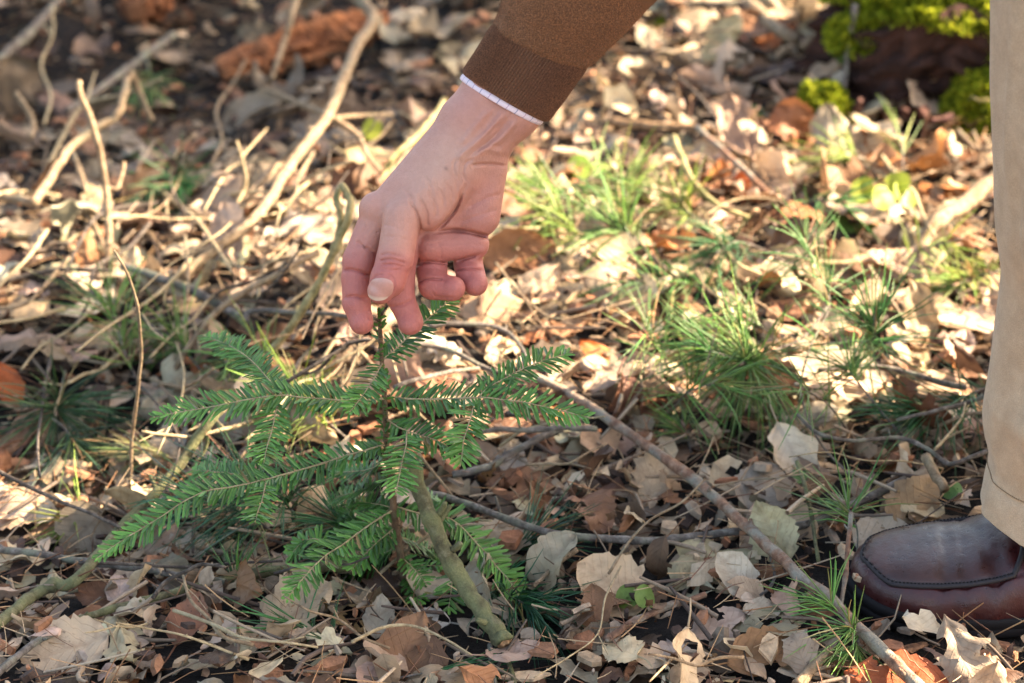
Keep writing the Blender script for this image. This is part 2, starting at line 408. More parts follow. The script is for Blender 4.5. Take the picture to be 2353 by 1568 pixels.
def chips(n, seed):
    rng = np.random.default_rng(seed); mb = MB(); cols = np.array([(.24, .11, .06), (.32, .16, .09), (.07, .045, .035), (.34, .26, .19), (.42, .3, .19)])
    XX, YY = rng.uniform(*VX, n), rng.uniform(*VY, n); ZZ = gz(XX, YY)
    for i in range(n):
        x, y = XX[i], YY[i]; k = 6; a = np.arange(k) / k * 6.283 + rng.uniform(-.3, .3, k); L = rng.uniform(.002, .009) if i % 3 else rng.uniform(.008, .018)
        r = rng.uniform(.55, 1.1, k); q = np.stack([np.cos(a) * r, np.sin(a) * r * rng.uniform(.35, .8), np.zeros(k)], 1) * L
        h = rng.uniform(.001, .003); v = np.vstack([q + [0, 0, h], q * 1.08 - [0, 0, h]]) @ rot(rng, abs(rng.normal(0, .45))).T
        f = [list(range(k))] + [[(j + 1) % k, j, j + k, (j + 1) % k + k] for j in range(k)] + [list(range(2 * k - 1, k - 1, -1))]
        mb.add(v + [x, y, ZZ[i] + rng.uniform(.003, .03)], f, cols[rng.integers(5)] * rng.uniform(.6, 1.25))
    o = mb.build('bark_flakes', M['rotten'], smooth=False); tag(o, 'small reddish bark flakes mixed into the litter', 'bark litter', kind='stuff')
chips(4200, 23)

# hero leaves that can be pointed at, (u, v, lift, colour, kind, length, heading, tilt axis/angle, curl)
HERO = [
 (1405, 1345, .022, 'pale', 'round', .062, 150, (-28, 6), (5, 3), 'large pale fan-shaped leaf behind the two-leaved green seedling', (.60, .43, .27)),
 (1195, 1112, .020, 'brown', 'beech', .058, 175, (-32, 0), (-7, -5), 'smooth brown oval leaf just above the dark grey branch', (.30, .155, .085)),
 (1755, 1118, .018, 'grey', 'round', .052, 60, (-30, 8), (4, -4), 'broad grey-tan leaf beside the long reddish branch', (.40, .34, .27)),
 (1385, 828, .016, 'rust', 'beech', .055, 140, (-25, 15), (10, 4), 'bright orange leaf in the sun past the sapling branch tip', (.55, .17, .04)),
 (1652, 408, .022, 'rust', 'beech', .042, 85, (-75, 10), (20, 0), 'upright orange leaf lit from behind near the tan arching twig', (.50, .19, .06)),
 (1705, 425, .018, 'rust', 'beech', .034, 95, (-70, -15), (16, 4), 'small upright red-orange leaf beside the larger upright one', (.52, .13, .04)),
 (680, 535, .020, 'grey', 'oak', .085, 35, (-14, 0), (3, 2), 'large pale grey lobed leaf behind the hand', (.46, .39, .32)),
 (545, 1140, .018, 'tan', 'beech', .06, 5, (-24, 0), (5, 2), 'sunlit tan leaf under the left branch of the sapling', (.5, .36, .24)),
 (20, 885, .03, 'rust', 'beech', .045, 110, (-60, 0), (9, 5), 'vivid orange-red leaf at the left edge above the blurred pine tuft', (.55, .13, .03)),
 (2060, 1560, .02, 'rust', 'beech', .075, 170, (-35, 0), (12, 2), 'glossy red-brown curled leaf at the bottom edge below the shoe', (.34, .09, .03)),
 (1755, 1400, .014, 'pale', 'beech', .032, 5, (-15, 4), (12, 0), 'small cream curled sliver of leaf left of the shoe', (.58, .46, .33)),
 (1700, 1335, .02, 'cream', 'oak', .055, 130, (-35, 12), (14, 6), 'curled cream lobed leaf with holes between the two branches', (.58, .49, .37)),
 (2105, 1155, .02, 'tan', 'beech', .065, 50, (-34, 6), (-9, 3), 'ribbed brown and tan leaf behind the shoe toe', (.36, .24, .13)),
 (2030, 1235, .018, 'pale', 'round', .05, 15, (-25, 3), (8, 4), 'pale cream leaf just behind the shoe toe', (.57, .47, .35)),
 (2130, 700, .02, 'pale', 'oak', .07, 160, (-20, 0), (7, 5), 'pale lobed leaf in the sun by the trouser knee', (.55, .42, .28)),
 (1920, 870, .02, 'cream', 'beech', .105, 165, (-22, 4), (3, 4), 'very large cream leaf behind the drooping pine needles', (.52, .42, .30)),
 (1130, 705, .025, 'tan', 'beech', .06, 15, (-30, 0), (-6, -5), 'warm tan leaf lying just right of the curled fingertips', (.52, .34, .2)),
 (1190, 580, .03, 'rust', 'beech', .075, 10, (-65, 0), (14, 2), 'orange-brown curled leaf edge beside the little finger', (.42, .2, .09)),
 (250, 1375, .012, 'brown', 'beech', .06, 160, (-20, 0), (14, 3), 'dark brown rolled leaf in the lower left corner', (.19, .085, .04)),
 (150, 1490, .018, 'pale', 'round', .065, 200, (-22, 0), (4, 4), 'broad pale leaf in the lower left corner', (.53, .40, .27)),
 (420, 1260, .014, 'cream', 'oak', .055, 20, (-20, 0), (6, 3), 'pale lobed leaf between the two lower left branches', (.55, .46, .35)),
 (660, 1420, .018, 'tan', 'oak', .085, 40, (-24, -4), (5, 4), 'large ragged tan leaf in front of the sapling', (.47, .35, .23)),
 (430, 1420, .018, 'rust', 'beech', .05, 75, (-22, -8), (9, 2), 'reddish brown bark-like leaf at the bottom left', (.30, .13, .07)),
 (930, 1500, .02, 'brown', 'beech', .07, 65, (-40, 0), (18, 0), 'upright brown curled leaf beneath the mossy stick', (.27, .14, .07)),
 (870, 1415, .02, 'cream', 'beech', .035, 85, (-45, 0), (14, 0), 'narrow cream leaf standing on end before the sapling foot', (.5, .42, .31)),
 (985, 1425, .016, 'cream', 'beech', .034, 170, (-25, 0), (14, 4), 'small whitish curled leaf right of the sapling foot', (.58, .52, .44)),
 (1760, 1500, .016, 'brown', 'beech', .06, 20, (-25, 0), (16, 0), 'brown curled strip of bark-like leaf below the long branch', (.30, .16, .07)),
 (1640, 1440, .014, 'pale', 'oak', .055, 30, (-18, 0), (5, 3), 'pinkish tan flat leaf in the bottom middle litter', (.47, .34, .26)),
 (1180, 1055, .018, 'grey', 'oak', .05, 100, (-22, 0), (6, 4), 'pale grey shred of leaf above the smooth brown one', (.46, .4, .33)),
 (1500, 1100, .02, 'tan', 'oak', .06, 70, (-30, 10), (10, 6), 'crumpled tan leaf left of the long reddish branch', (.48, .37, .25)),
]
rng = np.random.default_rng(77)
hero_xy = []
for (u, v, h, cn, kd, L, head, (ta, tb), (k1, k2), lab, c) in HERO:
    p = G(u, v, h); hero_xy.append(p[:2])
    R = np.array(Matrix.Rotation(rad(-ta), 3, 'X') @ Matrix.Rotation(rad(tb), 3, 'Y') @ Matrix.Rotation(rad(head), 3, 'Z'))
    leaf_obj(rng, p, cn, kd, L, lab, None, R, 2 if kd == 'oak' else 1, k1, k2, .8, c)

def scatter_leaves(n):
    rng = np.random.default_rng(5); pts = list(hero_xy); k = 0; tries = 0; rows = []
    names = ['pale', 'tan', 'brown', 'rust', 'grey', 'cream', 'dark']; wt = np.array([.26, .27, .16, .04, .15, .06, .06])
    while k < n and tries < 60000:
        tries += 1
        x, y = rng.uniform(-.55, .62), rng.uniform(-.36, 1.55); u, v, t = pix((x, y, float(gz(x, y)) + .015))
        if not (-40 < u < 2390 and -30 < v < 1600): continue
        dmin = .034 + .008 * max(0, y)
        if min((x - q[0]) ** 2 + (y - q[1]) ** 2 for q in pts) < dmin ** 2: continue
        if under_shoe(x, y, .028) or under_shoe(x, y + .04): continue
        if u < 950 and v < 420 and rng.random() < .55: continue
        if u > 1900 and v < 330 and rng.random() < .75: continue
        pts.append((x, y)); k += 1
        kd = ['beech', 'oak', 'beech', 'round', 'oak'][rng.integers(5)]; cn = names[rng.choice(7, p=wt)]
        L = rng.uniform(.034, .068) * (1 + .45 * min(1, max(0, y))); tl = abs(rng.normal(0, .38)) if rng.random() < .75 else rng.uniform(.6, 1.3); ek = int(rng.integers(0, 5))
        d = ('small ' if L < .043 else 'large ' if L > .062 else '') + ('torn ' if ek > 2 else '') + desc(cn, kd) + (' on edge' if tl > .6 else '')
        rows.append((d + ' ' + area(u, v), u, desc(cn, kd).replace('leaf', 'leaves') + ' ' + area(u, v), x, y, cn, kd, L, tl, ek))
    ORD = ['leftmost', 'second from left', 'third from left', 'fourth from left', 'fifth from left', 'sixth from left']
    by = {}
    for r in rows: by.setdefault(r[0], []).append(r)
    for lab, q in by.items():
        q.sort(key=lambda r: r[1])
        for i, (_, u, g, x, y, cn, kd, L, tl, ek) in enumerate(q):
            lb = lab if len(q) == 1 else lab + ', ' + ('rightmost' if i == len(q) - 1 else ORD[min(i, 5)])
            leaf_obj(rng, np.array([x, y, float(gz(x, y)) + .014 + .30 * L * math.sin(tl) + rng.uniform(.0, .014)]), cn, kd, L, lb, g, rot(rng, tl), ek, flatness=1.5, colour=tint(rng, cn) * (1 - .65 * hollow_falloff(x, y)))
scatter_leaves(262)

# ------------------------------------------------------------------ branches, sticks and vines on the floor
def branch(pts, r0, r1, mat, label, name='fallen_branch', cat='branch', forks=(), seed=0, knobs=2, seg=10, end=None, per=7, group=None):
    """pts: (u, v, height above the ground); r0, r1: half widths in picture units; forks: [(pts, r0, r1)]"""
    rng = np.random.default_rng(seed + 100)
    W3 = np.array([G(p[0], p[1], p[2] + (.010 if p[2] < .05 else .004)) for p in pts]); P = catmull(W3, per); n = len(P)
    jit = np.stack([vn(np.arange(n) * 1.0, np.full(n, 3.3 * k + seed), 3.0, 7 + k) for k in range(3)], 1)
    s = np.array([pxm(p) for p in P]); R = np.linspace(r0, r1, n) * s
    P = P + jit * R[:, None] * .3 * np.clip(np.minimum(np.arange(n), np.arange(n)[::-1]) / 3, 0, 1)[:, None]
    for _ in range(knobs):
        i = rng.integers(1, n - 1); R = R * (1 + .22 * np.exp(-((np.arange(n) - i) / 1.1) ** 2))
    root = thing(name, tuple(P[0]), label, cat, group)
    mb = MB(); tube(mb, P, R, seg, rough=.03, rng=rng); 
    for _ in range(knobs):                                       # short side stubs
        i = rng.integers(2, max(3, n - 2)); d = rng.standard_normal(3); d[2] = abs(d[2]) * .6; d /= np.linalg.norm(d); L = R[i] * rng.uniform(2.0, 4.5)
        tube(mb, [P[i], P[i] + d * L * .5, P[i] + d * L + [0, 0, .1 * L]], [R[i] * .5, R[i] * .38, R[i] * .28], 6)
    mb.build('main_stem', M[mat], root)
    for fp, a, b in forks:
        Q = catmull(np.array([G(*p) for p in fp]), per); m = len(Q); q = np.array([pxm(p) for p in Q]); mb = MB()
        tube(mb, Q, np.linspace(a, b, m) * q, 7, rough=.06, rng=rng); mb.build('side_twig', M[mat], root)
    if end:                                                     # a splintered end face
        T = P[-1] - P[-2]; T /= np.linalg.norm(T); mb = MB(); b = basis(T, np.array([.3, .2, .9])); k = 12
        a = np.arange(k) / k * 6.283; r = R[-1] * rng.uniform(.78, 1.0, k)
        ring = P[-1] + (b[:, 0][None] * np.cos(a)[:, None] + b[:, 1][None] * np.sin(a)[:, None]) * r[:, None] + T * rng.uniform(.0, .35, (k, 1)) * R[-1]
        inner = P[-1] + T * R[-1] * .35 + (ring - P[-1]) * .45
        c = P[-1] + T * R[-1] * .2
        v = np.vstack([ring, inner, [c]]); f = [[i, (i + 1) % k, k + (i + 1) % k, k + i] for i in range(k)] + [[k + i, k + (i + 1) % k, 2 * k] for i in range(k)]
        mb.add(v, f); mb.build('broken_end', M['cut'], root, smooth=False)
    return root

branch([(1225, 862, .03), (1300, 900, .03), (1390, 958, .03), (1540, 1062, .03), (1640, 1140, .028), (1720, 1215, .026), (1800, 1290, .024), (1900, 1375, .022), (2000, 1465, .022), (2100, 1568, .02), (2150, 1620, .02)],
       10, 17, 'red', 'long reddish grey branch running diagonally from the sapling down past the shoe', forks=[([(1405, 965, .03), (1420, 935, .045), (1428, 905, .055)], 6, 4), ([(2060, 1530, .022), (2010, 1548, .02), (1985, 1585, .016)], 12, 9)], seed=1, knobs=5)
branch([(985, 1132, .045), (1060, 1152, .04), (1150, 1188, .034), (1280, 1228, .026), (1450, 1242, .018), (1560, 1238, .016), (1680, 1222, .014), (1830, 1208, .012), (1960, 1160, .012), (2080, 1100, .02)],
       8, 10, 'grey', 'dark grey curved branch crossing under the long reddish one', forks=[([(1148, 1186, .034), (1145, 1165, .045), (1138, 1140, .055)], 5, 3), ([(1600, 1238, .016), (1640, 1300, .012), (1690, 1365, .012), (1740, 1370, .014), (1778, 1330, .018), (1768, 1270, .02)], 5, 3.5)], seed=2, knobs=5)
branch([(948, 1062, .135), (962, 1110, .118), (985, 1175, .098), (1012, 1240, .078), (1050, 1320, .055), (1095, 1390, .036), (1135, 1445, .024), (1160, 1474, .020)],
       17, 22, 'mossy', 'thick moss-green broken stick leaning in front of the sapling', name='mossy_stick', cat='stick', end=True, seed=3, knobs=2, seg=14,
       forks=[([(1008, 1180, .10), (1018, 1166, .105), (1022, 1155, .11)], 9, 6), ([(1040, 1262, .076), (1052, 1254, .08), (1058, 1246, .083)], 9, 7)])
branch([(520, 915, .085), (470, 985, .07), (405, 1080, .05), (330, 1165, .04), (262, 1232, .034), (205, 1300, .03), (165, 1338, .026), (120, 1345, .024), (75, 1368, .022), (30, 1405, .02), (-30, 1450, .02)],
       12, 14, 'mossy', 'green-grey crooked branch running down to the left edge', seed=4, knobs=4, forks=[([(480, 985, .066), (470, 1035, .05), (440, 1075, .045)], 5, 3)])
branch([(160, 1428, .014), (250, 1402, .014), (330, 1380, .014), (430, 1355, .014), (520, 1332, .014), (640, 1312, .014), (740, 1302, .016), (830, 1290, .02)],
       8, 15, 'mossy', 'straight greenish branch lying before the sapling in the lower left', seed=5, knobs=4)
branch([(-30, 1258, .02), (80, 1272, .02), (190, 1288, .018), (330, 1308, .018), (420, 1322, .016), (520, 1338, .016)],
       9, 7, 'grey', 'thin grey-pink branch meeting the straight greenish branch', seed=6, knobs=3)
branch([(180, 1292, .03), (300, 1296, .026), (420, 1302, .022), (560, 1292, .02), (650, 1288, .02)], 4, 3, 'dark', 'slender dark twig above the straight greenish branch', name='fallen_twig', cat='twig', seed=7, knobs=2)
branch([(-20, 1075, .06), (60, 1115, .055), (140, 1152, .05), (210, 1180, .045), (280, 1212, .04)], 5, 3.5, 'dark', 'thin dark twig slanting in at the left edge', name='fallen_twig', cat='twig', seed=8, knobs=3)
branch([(600, 838, .02), (650, 775, .05), (700, 705, .08), (745, 620, .11), (775, 555, .13), (800, 500, .15), (806, 460, .16), (785, 425, .168)], 10, 9, 'yellow',
       'yellow-green sapling twig with a forked loop behind the fingers', name='standing_twig', cat='twig', seed=9, knobs=2, forks=[([(775, 555, .13), (783, 500, .15), (772, 455, .162), (785, 425, .168)], 9, 7)])
branch([(420, 640, .02), (470, 590, .03), (555, 530, .045), (610, 470, .055), (655, 395, .06), (700, 340, .07), (752, 265, .085), (790, 175, .10), (815, 110, .11), (855, 45, .12), (838, 10, .125), (795, -20, .13)],
       13, 13, 'tan', 'long pale forked vine stem rising behind the hand', name='vine_stem', cat='vine', seed=10, knobs=3, per=8,
       forks=[([(535, 500, .04), (580, 440, .045), (640, 375, .05), (700, 320, .068)], 8, 11), ([(752, 262, .085), (820, 310, .07), (845, 360, .06), (872, 392, .05)], 8, 5),
              ([(610, 205, .07), (660, 225, .075), (715, 248, .082), (750, 262, .085)], 6, 8), ([(770, 270, .08), (830, 265, .07), (900, 262, .06)], 6, 4), ([(395, 465, .03), (450, 490, .035), (520, 520, .04)], 6, 6)])
branch([(870, 420, .02), (905, 360, .04), (950, 320, .05), (1000, 265, .06), (1020, 230, .06)], 9, 7, 'yellow', 'pale yellow stem passing behind the wrist', name='vine_stem', cat='vine', seed=11, knobs=1)
branch([(-20, 450, .03), (40, 455, .035), (78, 462, .04), (105, 425, .05), (135, 375, .065), (180, 325, .08), (232, 290, .095), (268, 265, .105), (280, 225, .12), (292, 185, .13), (302, 168, .135)], 11, 9, 'tan',
       'pale crooked vine arching up at the left edge', name='vine_stem', cat='vine', seed=12, knobs=1, per=8, forks=[([(302, 168, .135), (322, 215, .11), (350, 278, .08)], 9, 6)])
branch([(248, 615, .01), (250, 560, .03), (246, 470, .065), (236, 380, .10), (215, 295, .135), (196, 240, .155), (184, 215, .165), (182, 188, .175)], 9, 7, 'tan',
       'upright pale vine with a small side hook', name='vine_stem', cat='vine', seed=13, knobs=1, forks=[([(247, 432, .08), (268, 432, .08), (280, 400, .09), (285, 372, .10)], 6, 5)])
branch([(70, 318, .04), (76, 280, .055), (58, 245, .07), (36, 212, .085)], 8, 6, 'tan', 'short curved pale vine tip near the top left corner', name='vine_stem', cat='vine', seed=14, knobs=0)
branch([(300, 1105, .015), (304, 1000, .06), (318, 880, .12), (324, 800, .155), (318, 720, .195), (305, 660, .22), (285, 612, .24), (262, 575, .25)], 4.5, 3, 'tan', 'thin upright pink-brown stalk rising before the vines', name='dry_stalk', cat='stalk', seed=15, knobs=1)
branch([(168, 352, .05), (195, 425, .04), (215, 510, .025), (260, 610, .015)], 6, 5, 'tan', 'thin straight tan twig beside the upright hooked vine', name='fallen_twig', cat='twig', seed=16, knobs=1)
branch([(688, -20, .09), (668, 40, .08), (655, 90, .06), (640, 135, .05), (622, 182, .03)], 8, 6, 'tan', 'pale twig in front of the orange rotten log', name='fallen_twig', cat='twig', seed=17, knobs=1)
branch([(400, 78, .05), (330, 130, .05), (270, 175, .045), (215, 215, .04), (150, 255, .03)], 9, 8, 'grey', 'grey straight stick lying in the dark hollow', name='fallen_stick', cat='stick', seed=18, knobs=1)
branch([(-20, 160, .03), (40, 100, .035), (100, 40, .04), (150, -20, .04)], 12, 9, 'grey', 'blurred grey-brown stick crossing the top left corner', name='fallen_stick', cat='stick', seed=19, knobs=1)
branch([(390, 870, .02), (430, 800, .04), (490, 725, .055), (560, 672, .065), (640, 630, .07), (730, 580, .07)], 7, 8, 'tan', 'sunlit tan branch curving up left of the fingers', seed=20, knobs=2)
branch([(280, 612, .03), (370, 640, .03), (470, 680, .03), (560, 735, .03)], 9, 10, 'grey', 'half sunlit branch lying behind the left sapling shoot', seed=21, knobs=2)
branch([(-20, 655, .03), (60, 632, .035), (150, 618, .04), (260, 622, .03)], 6, 5, 'dark', 'dark curved twig below the vines at the left edge', name='fallen_twig', cat='twig', seed=22, knobs=1)
branch([(565, 740, .05), (575, 715, .055), (650, 715, .06), (760, 722, .065), (850, 735, .07)], 7, 5, 'grey', 'grey twig reaching towards the fingertips', name='fallen_twig', cat='twig', seed=23, knobs=1)
branch([(655, 880, .10), (720, 840, .11), (760, 815, .115), (800, 790, .12), (850, 778, .125)], 5, 4, 'dark', 'dark slender twig slanting to the sapling tip', name='fallen_twig', cat='twig', seed=24, knobs=2, forks=[([(690, 860, .105), (730, 850, .105), (760, 820, .115)], 3, 3)])
branch([(590, 690, .05), (640, 640, .08), (690, 570, .11)], 3, 2.5, 'dark', 'thin black twig crossing the yellow-green one', name='fallen_twig', cat='twig', seed=25, knobs=1)
branch([(935, 790, .06), (1000, 795, .055), (1055, 815, .045), (1100, 838, .04), (1160, 860, .035), (1230, 870, .03)], 6, 5, 'grey', 'arched grey twig right of the sapling tip', name='fallen_twig', cat='twig', seed=26, knobs=2)
branch([(985, 748, .05), (1060, 742, .045), (1140, 752, .04), (1185, 780, .035), (1215, 830, .03)], 6, 4.5, 'grey', 'grey curved twig beneath the curled fingers', name='fallen_twig', cat='twig', seed=27, knobs=2)
branch([(905, 890, .09), (960, 870, .085), (1030, 855, .07), (1100, 845, .05)], 6, 4, 'grey', 'short grey twig behind the right sapling shoot', name='fallen_twig', cat='twig', seed=28, knobs=1)
branch([(1090, 992, .06), (1160, 985, .055), (1230, 988, .05), (1300, 982, .045), (1370, 985, .04)], 6, 7, 'grey', 'grey twig lying below the right sapling shoot', name='fallen_twig', cat='twig', seed=29, knobs=1)
branch([(1040, 1090, .03), (1110, 1075, .03), (1180, 1040, .03), (1240, 1005, .03), (1290, 985, .03)], 9, 8, 'grey', 'rough grey branch behind the dark grey curved one', seed=30, knobs=2)
branch([(2310, 395, .07), (2250, 440, .06), (2190, 485, .05), (2145, 512, .045), (2126, 545, .035), (2118, 600, .025), (2125, 660, .02)], 22, 10, 'tan', 'stout pale forked branch beside the trouser leg', seed=31, knobs=2,
       forks=[([(2185, 490, .05), (2150, 500, .05), (2128, 520, .045)], 14, 10), ([(2128, 620, .02), (2060, 590, .02), (1985, 600, .018)], 8, 12)])
branch([(1548, 315, .05), (1570, 370, .06), (1600, 425, .06), (1650, 470, .045), (1720, 500, .03)], 8, 6, 'yellow', 'tan arching twig between hand and trousers', name='fallen_twig', cat='twig', seed=32, knobs=1)
branch([(1600, 290, .03), (1660, 345, .03), (1710, 390, .028), (1760, 440, .025)], 7, 7, 'red', 'straight brown twig behind the upright orange leaves', name='fallen_twig', cat='twig', seed=33, knobs=1)
branch([(1405, 280, .02), (1480, 288, .025), (1560, 292, .025), (1640, 300, .02)], 13, 9, 'cut', 'thick split piece of pale wood in the sunny litter', name='fallen_stick', cat='stick', seed=34, knobs=1)
branch([(1880, 850, .03), (1960, 840, .03), (2060, 850, .03), (2150, 875, .03), (2220, 890, .03)], 6, 8, 'grey', 'grey branch behind the pine needles near the knee', seed=35, knobs=2)
branch([(2290, 900, .06), (2220, 925, .05), (2140, 945, .045), (2060, 965, .04)], 6, 4, 'grey', 'grey twig poking out from behind the trouser leg', name='fallen_twig', cat='twig', seed=36, knobs=1)
branch([(2300, 1025, .04), (2230, 1050, .035), (2180, 1065, .03), (2130, 1030, .035), (2060, 1005, .04), (1960, 1012, .05), (1880, 995, .055), (1830, 950, .06)], 6, 4, 'grey', 'bent grey twig looping towards the trouser leg', name='fallen_twig', cat='twig', seed=37, knobs=2)
branch([(1830, 1060, .03), (1850, 1120, .025), (1866, 1200, .02), (1880, 1290, .014)], 5, 4.5, 'mossy', 'lichen-grey hanging twig behind the shoe toe', name='fallen_twig', cat='twig', seed=38, knobs=1)
branch([(2125, 1048, .04), (2145, 1085, .035), (2170, 1125, .03)], 13, 11, 'tan', 'short peeled stick beside the trouser hem', name='fallen_stick', cat='stick', seed=39, knobs=0)
branch([(1955, 1178, .055), (1948, 1250, .04), (1940, 1330, .025), (1930, 1400, .008)], 6, 5, 'red', 'thin upright twig in front of the shoe toe', name='standing_twig', cat='twig', seed=40, knobs=2)
branch([(1390, 1470, .014), (1450, 1432, .014), (1530, 1395, .014), (1620, 1365, .012)], 9, 7, 'red', 'reddish scaly twig below the green seedling', name='fallen_twig', cat='twig', seed=41, knobs=2)
branch([(1225, 1345, .02), (1275, 1300, .02), (1325, 1262, .022)], 5, 6, 'tan', 'short pale twig left of the large fan-shaped leaf', name='fallen_twig', cat='twig', seed=42, knobs=0)
branch([(1830, 1575, .014), (1870, 1530, .016), (1905, 1490, .018)], 14, 11, 'tan', 'short stout broken stick at the bottom edge', name='fallen_stick', cat='stick', seed=43, knobs=1)
branch([(1125, 1480, .012), (1130, 1530, .012), (1140, 1590, .01)], 6, 5, 'grey', 'thin grey twig under the end of the mossy stick', name='fallen_twig', cat='twig', seed=44, knobs=0)
branch([(1155, 1490, .012), (1172, 1530, .012), (1185, 1590, .01)], 5, 6, 'mossy', 'thin greenish twig at the bottom edge under the mossy stick', name='fallen_twig', cat='twig', seed=45, knobs=0)
branch([(-20, 1560, .014), (60, 1490, .016), (140, 1440, .016)], 10, 7, 'grey', 'grey rough stick at the bottom left corner', name='fallen_stick', cat='stick', seed=46, knobs=1)
branch([(960, 1040, .08), (1000, 1090, .06), (1040, 1140, .04)], 4, 3, 'tan', 'thin pale twig crossing the top of the mossy stick', name='fallen_twig', cat='twig', seed=47, knobs=0)
branch([(1720, 10, .02), (1790, 70, .03), (1830, 95, .03)], 16, 12, 'tan', 'pale sunlit branch at the top edge near the moss', seed=48, knobs=1)
branch([(1840, 110, .03), (1900, 60, .05), (1960, 20, .06), (2000, -20, .06)], 9, 9, 'tan', 'thin sunlit branch rising at the top edge beside the moss', seed=49, knobs=1)
branch([(1938, 205, .03), (1945, 130, .06), (1958, 60, .09), (1965, 10, .11)], 6, 8, 'grey', 'pale grey upright stick before the mossy stump', name='standing_twig', cat='twig', seed=50, knobs=0)
branch([(1380, 20, .02), (1480, 12, .02), (1600, 8, .02), (1720, 6, .02)], 7, 6, 'grey', 'straight grey stick lying along the top edge', name='fallen_stick', cat='stick', seed=51, knobs=1)
branch([(2200, 300, .03), (2250, 345, .03), (2292, 320, .04)], 6, 6, 'tan', 'small tan forked twig at the stump foot', name='fallen_twig', cat='twig', seed=52, knobs=0, forks=[([(2250, 345, .03), (2235, 300, .045)], 5, 4), ([(2250, 345, .03), (2255, 385, .02)], 5, 4)])

def tangle(n, seed, ur, vr, where, slope, hmax=.075):
    made = {}; rng = np.random.default_rng(seed); kinds = [('straw', 'straw-coloured'), ('straw', 'straw-coloured'), ('dark', 'dark brown'), ('tan', 'dry tan')]
    for i in range(n):
        u, v = rng.uniform(*ur), rng.uniform(*vr); L = rng.uniform(130, 380); a = rad(rng.normal(slope, 32)) + (math.pi if rng.random() < .5 else 0); m, adj = kinds[rng.integers(4)]
        h0, h1 = rng.uniform(.02, .04), rng.uniform(.03, hmax); k = rng.normal(0, .14); pts = []
        for t in (0, .25, .5, .75, 1):
            o = L * (k * math.sin(t * math.pi) + rng.normal(0, .025)); pts.append((u + math.cos(a) * L * t - math.sin(a) * o, v - math.sin(a) * L * t * .8 - math.cos(a) * o, h0 + (h1 - h0) * t))
        if any(1840 < p[0] and 1120 < p[1] for p in pts): continue
        r = rng.uniform(2.2, 5.6); f = []
        if rng.random() < .5:
            b = pts[rng.integers(1, 4)]; q = rng.uniform(30, 90); e = a + rng.choice([-1, 1]) * rng.uniform(.5, 1.0); f = [([b, (b[0] + math.cos(e) * q * .5, b[1] - math.sin(e) * q * .5, b[2] + .006), (b[0] + math.cos(e) * q, b[1] - math.sin(e) * q, b[2] + .01)], r * .7, r * .4)]
        lab = ('short ' if L < 220 else 'long ' if L > 310 else '') + adj + (' forked' if f else '') + ' twig ' + where
        o = branch(pts, r, r * .6, m, lab, name='fallen_twig', cat='twig', forks=f, seed=seed * 50 + i, knobs=1, seg=6, per=5, group=adj + ' fine twigs ' + where); made.setdefault(lab, []).append((u, o))
    for lab, q in made.items():
        q.sort(key=lambda t: t[0])
        if len(q) > 1:
            for i, (_, o) in enumerate(q): o['label'] = lab + ', ' + ('rightmost' if i == len(q) - 1 else ['leftmost', 'second from left', 'third from left', 'fourth from left', 'fifth from left', 'sixth from left', 'seventh from left', 'eighth from left', 'ninth from left', 'tenth from left', 'eleventh from left', 'twelfth from left'][min(i, 11)])
tangle(50, 3, (60, 800), (280, 900), 'in the tangle among the vines', 50, .13)
tangle(18, 4, (440, 950), (480, 1000), 'just behind the sapling', 40, .11)
tangle(12, 5, (1050, 2200), (120, 700), 'in the sunny litter past the hand', -20)
tangle(14, 6, (1000, 2200), (900, 1540), 'between sapling and shoe', 15)
tangle(9, 7, (20, 900), (1250, 1550), 'in the bottom left litter', 10)

# ------------------------------------------------------------------ rotten wood and bark slabs
def chunk(u0, v0, u1, v1, half, h, colours, mat, name, label, cat, seed, n=34, k=14, flatz=.6):
    rng = np.random.default_rng(seed); a, b = G(u0, v0, h), G(u1, v1, h); P = a + (b - a) * np.linspace(0, 1, n)[:, None]
    r = half * pxm((a + b) / 2) * np.clip(np.sin(np.pi * np.linspace(.05, .95, n)) ** .45, .2, 1)
    T, N, B = frames(P); an = np.arange(k) / k * 6.283; x = np.arange(n)[:, None] * 1.0; y = np.arange(k)[None] * 1.0
    nz = .3 * vn(x * .12, y * 1.3 + seed, 1.0, 31) + .16 * vn(x * .5, y * 2.2, 1.3, 32) + .05 * rng.standard_normal((n, k))
    rr = r[:, None] * (1 + nz); v = P[:, None] + (np.cos(an)[None, :, None] * N[:, None] * flatz + np.sin(an)[None, :, None] * B[:, None]) * rr[..., None]
    c0, c1 = np.array(colours[0]), np.array(colours[1]); w = np.clip(.5 + nz * 1.4, 0, 1)[..., None]
    i = (np.arange(n - 1)[:, None] * k + np.arange(k)[None]); j = np.arange(n - 1)[:, None] * k + (np.arange(k) + 1) % k
    f = np.stack([i, j, j + k, i + k], -1).reshape(-1, 4).tolist() + [list(range(k))[::-1], [(n - 1) * k + q for q in range(k)]]
    mb = MB(); mb.add(v.reshape(-1, 3), f, (c0 * (1 - w) + c1 * w).reshape(-1, 3))
    o = mb.build(name, M[mat], origin=P[n // 2], smooth=False); return tag(o, label, cat)
chunk(505, 165, 890, 45, 62, .03, ((.10, .035, .016), (.38, .15, .06)), 'rotten', 'rotten_log', 'orange crumbling rotten log lying behind the pale vine', 'log', 1, 60, 26, .7)
chunk(285, 25, 385, -10, 60, .04, ((.08, .03, .015), (.3, .12, .05)), 'rotten', 'rotten_log', 'rust brown block of rotten wood at the top edge', 'log', 2, 30, 20, .8)
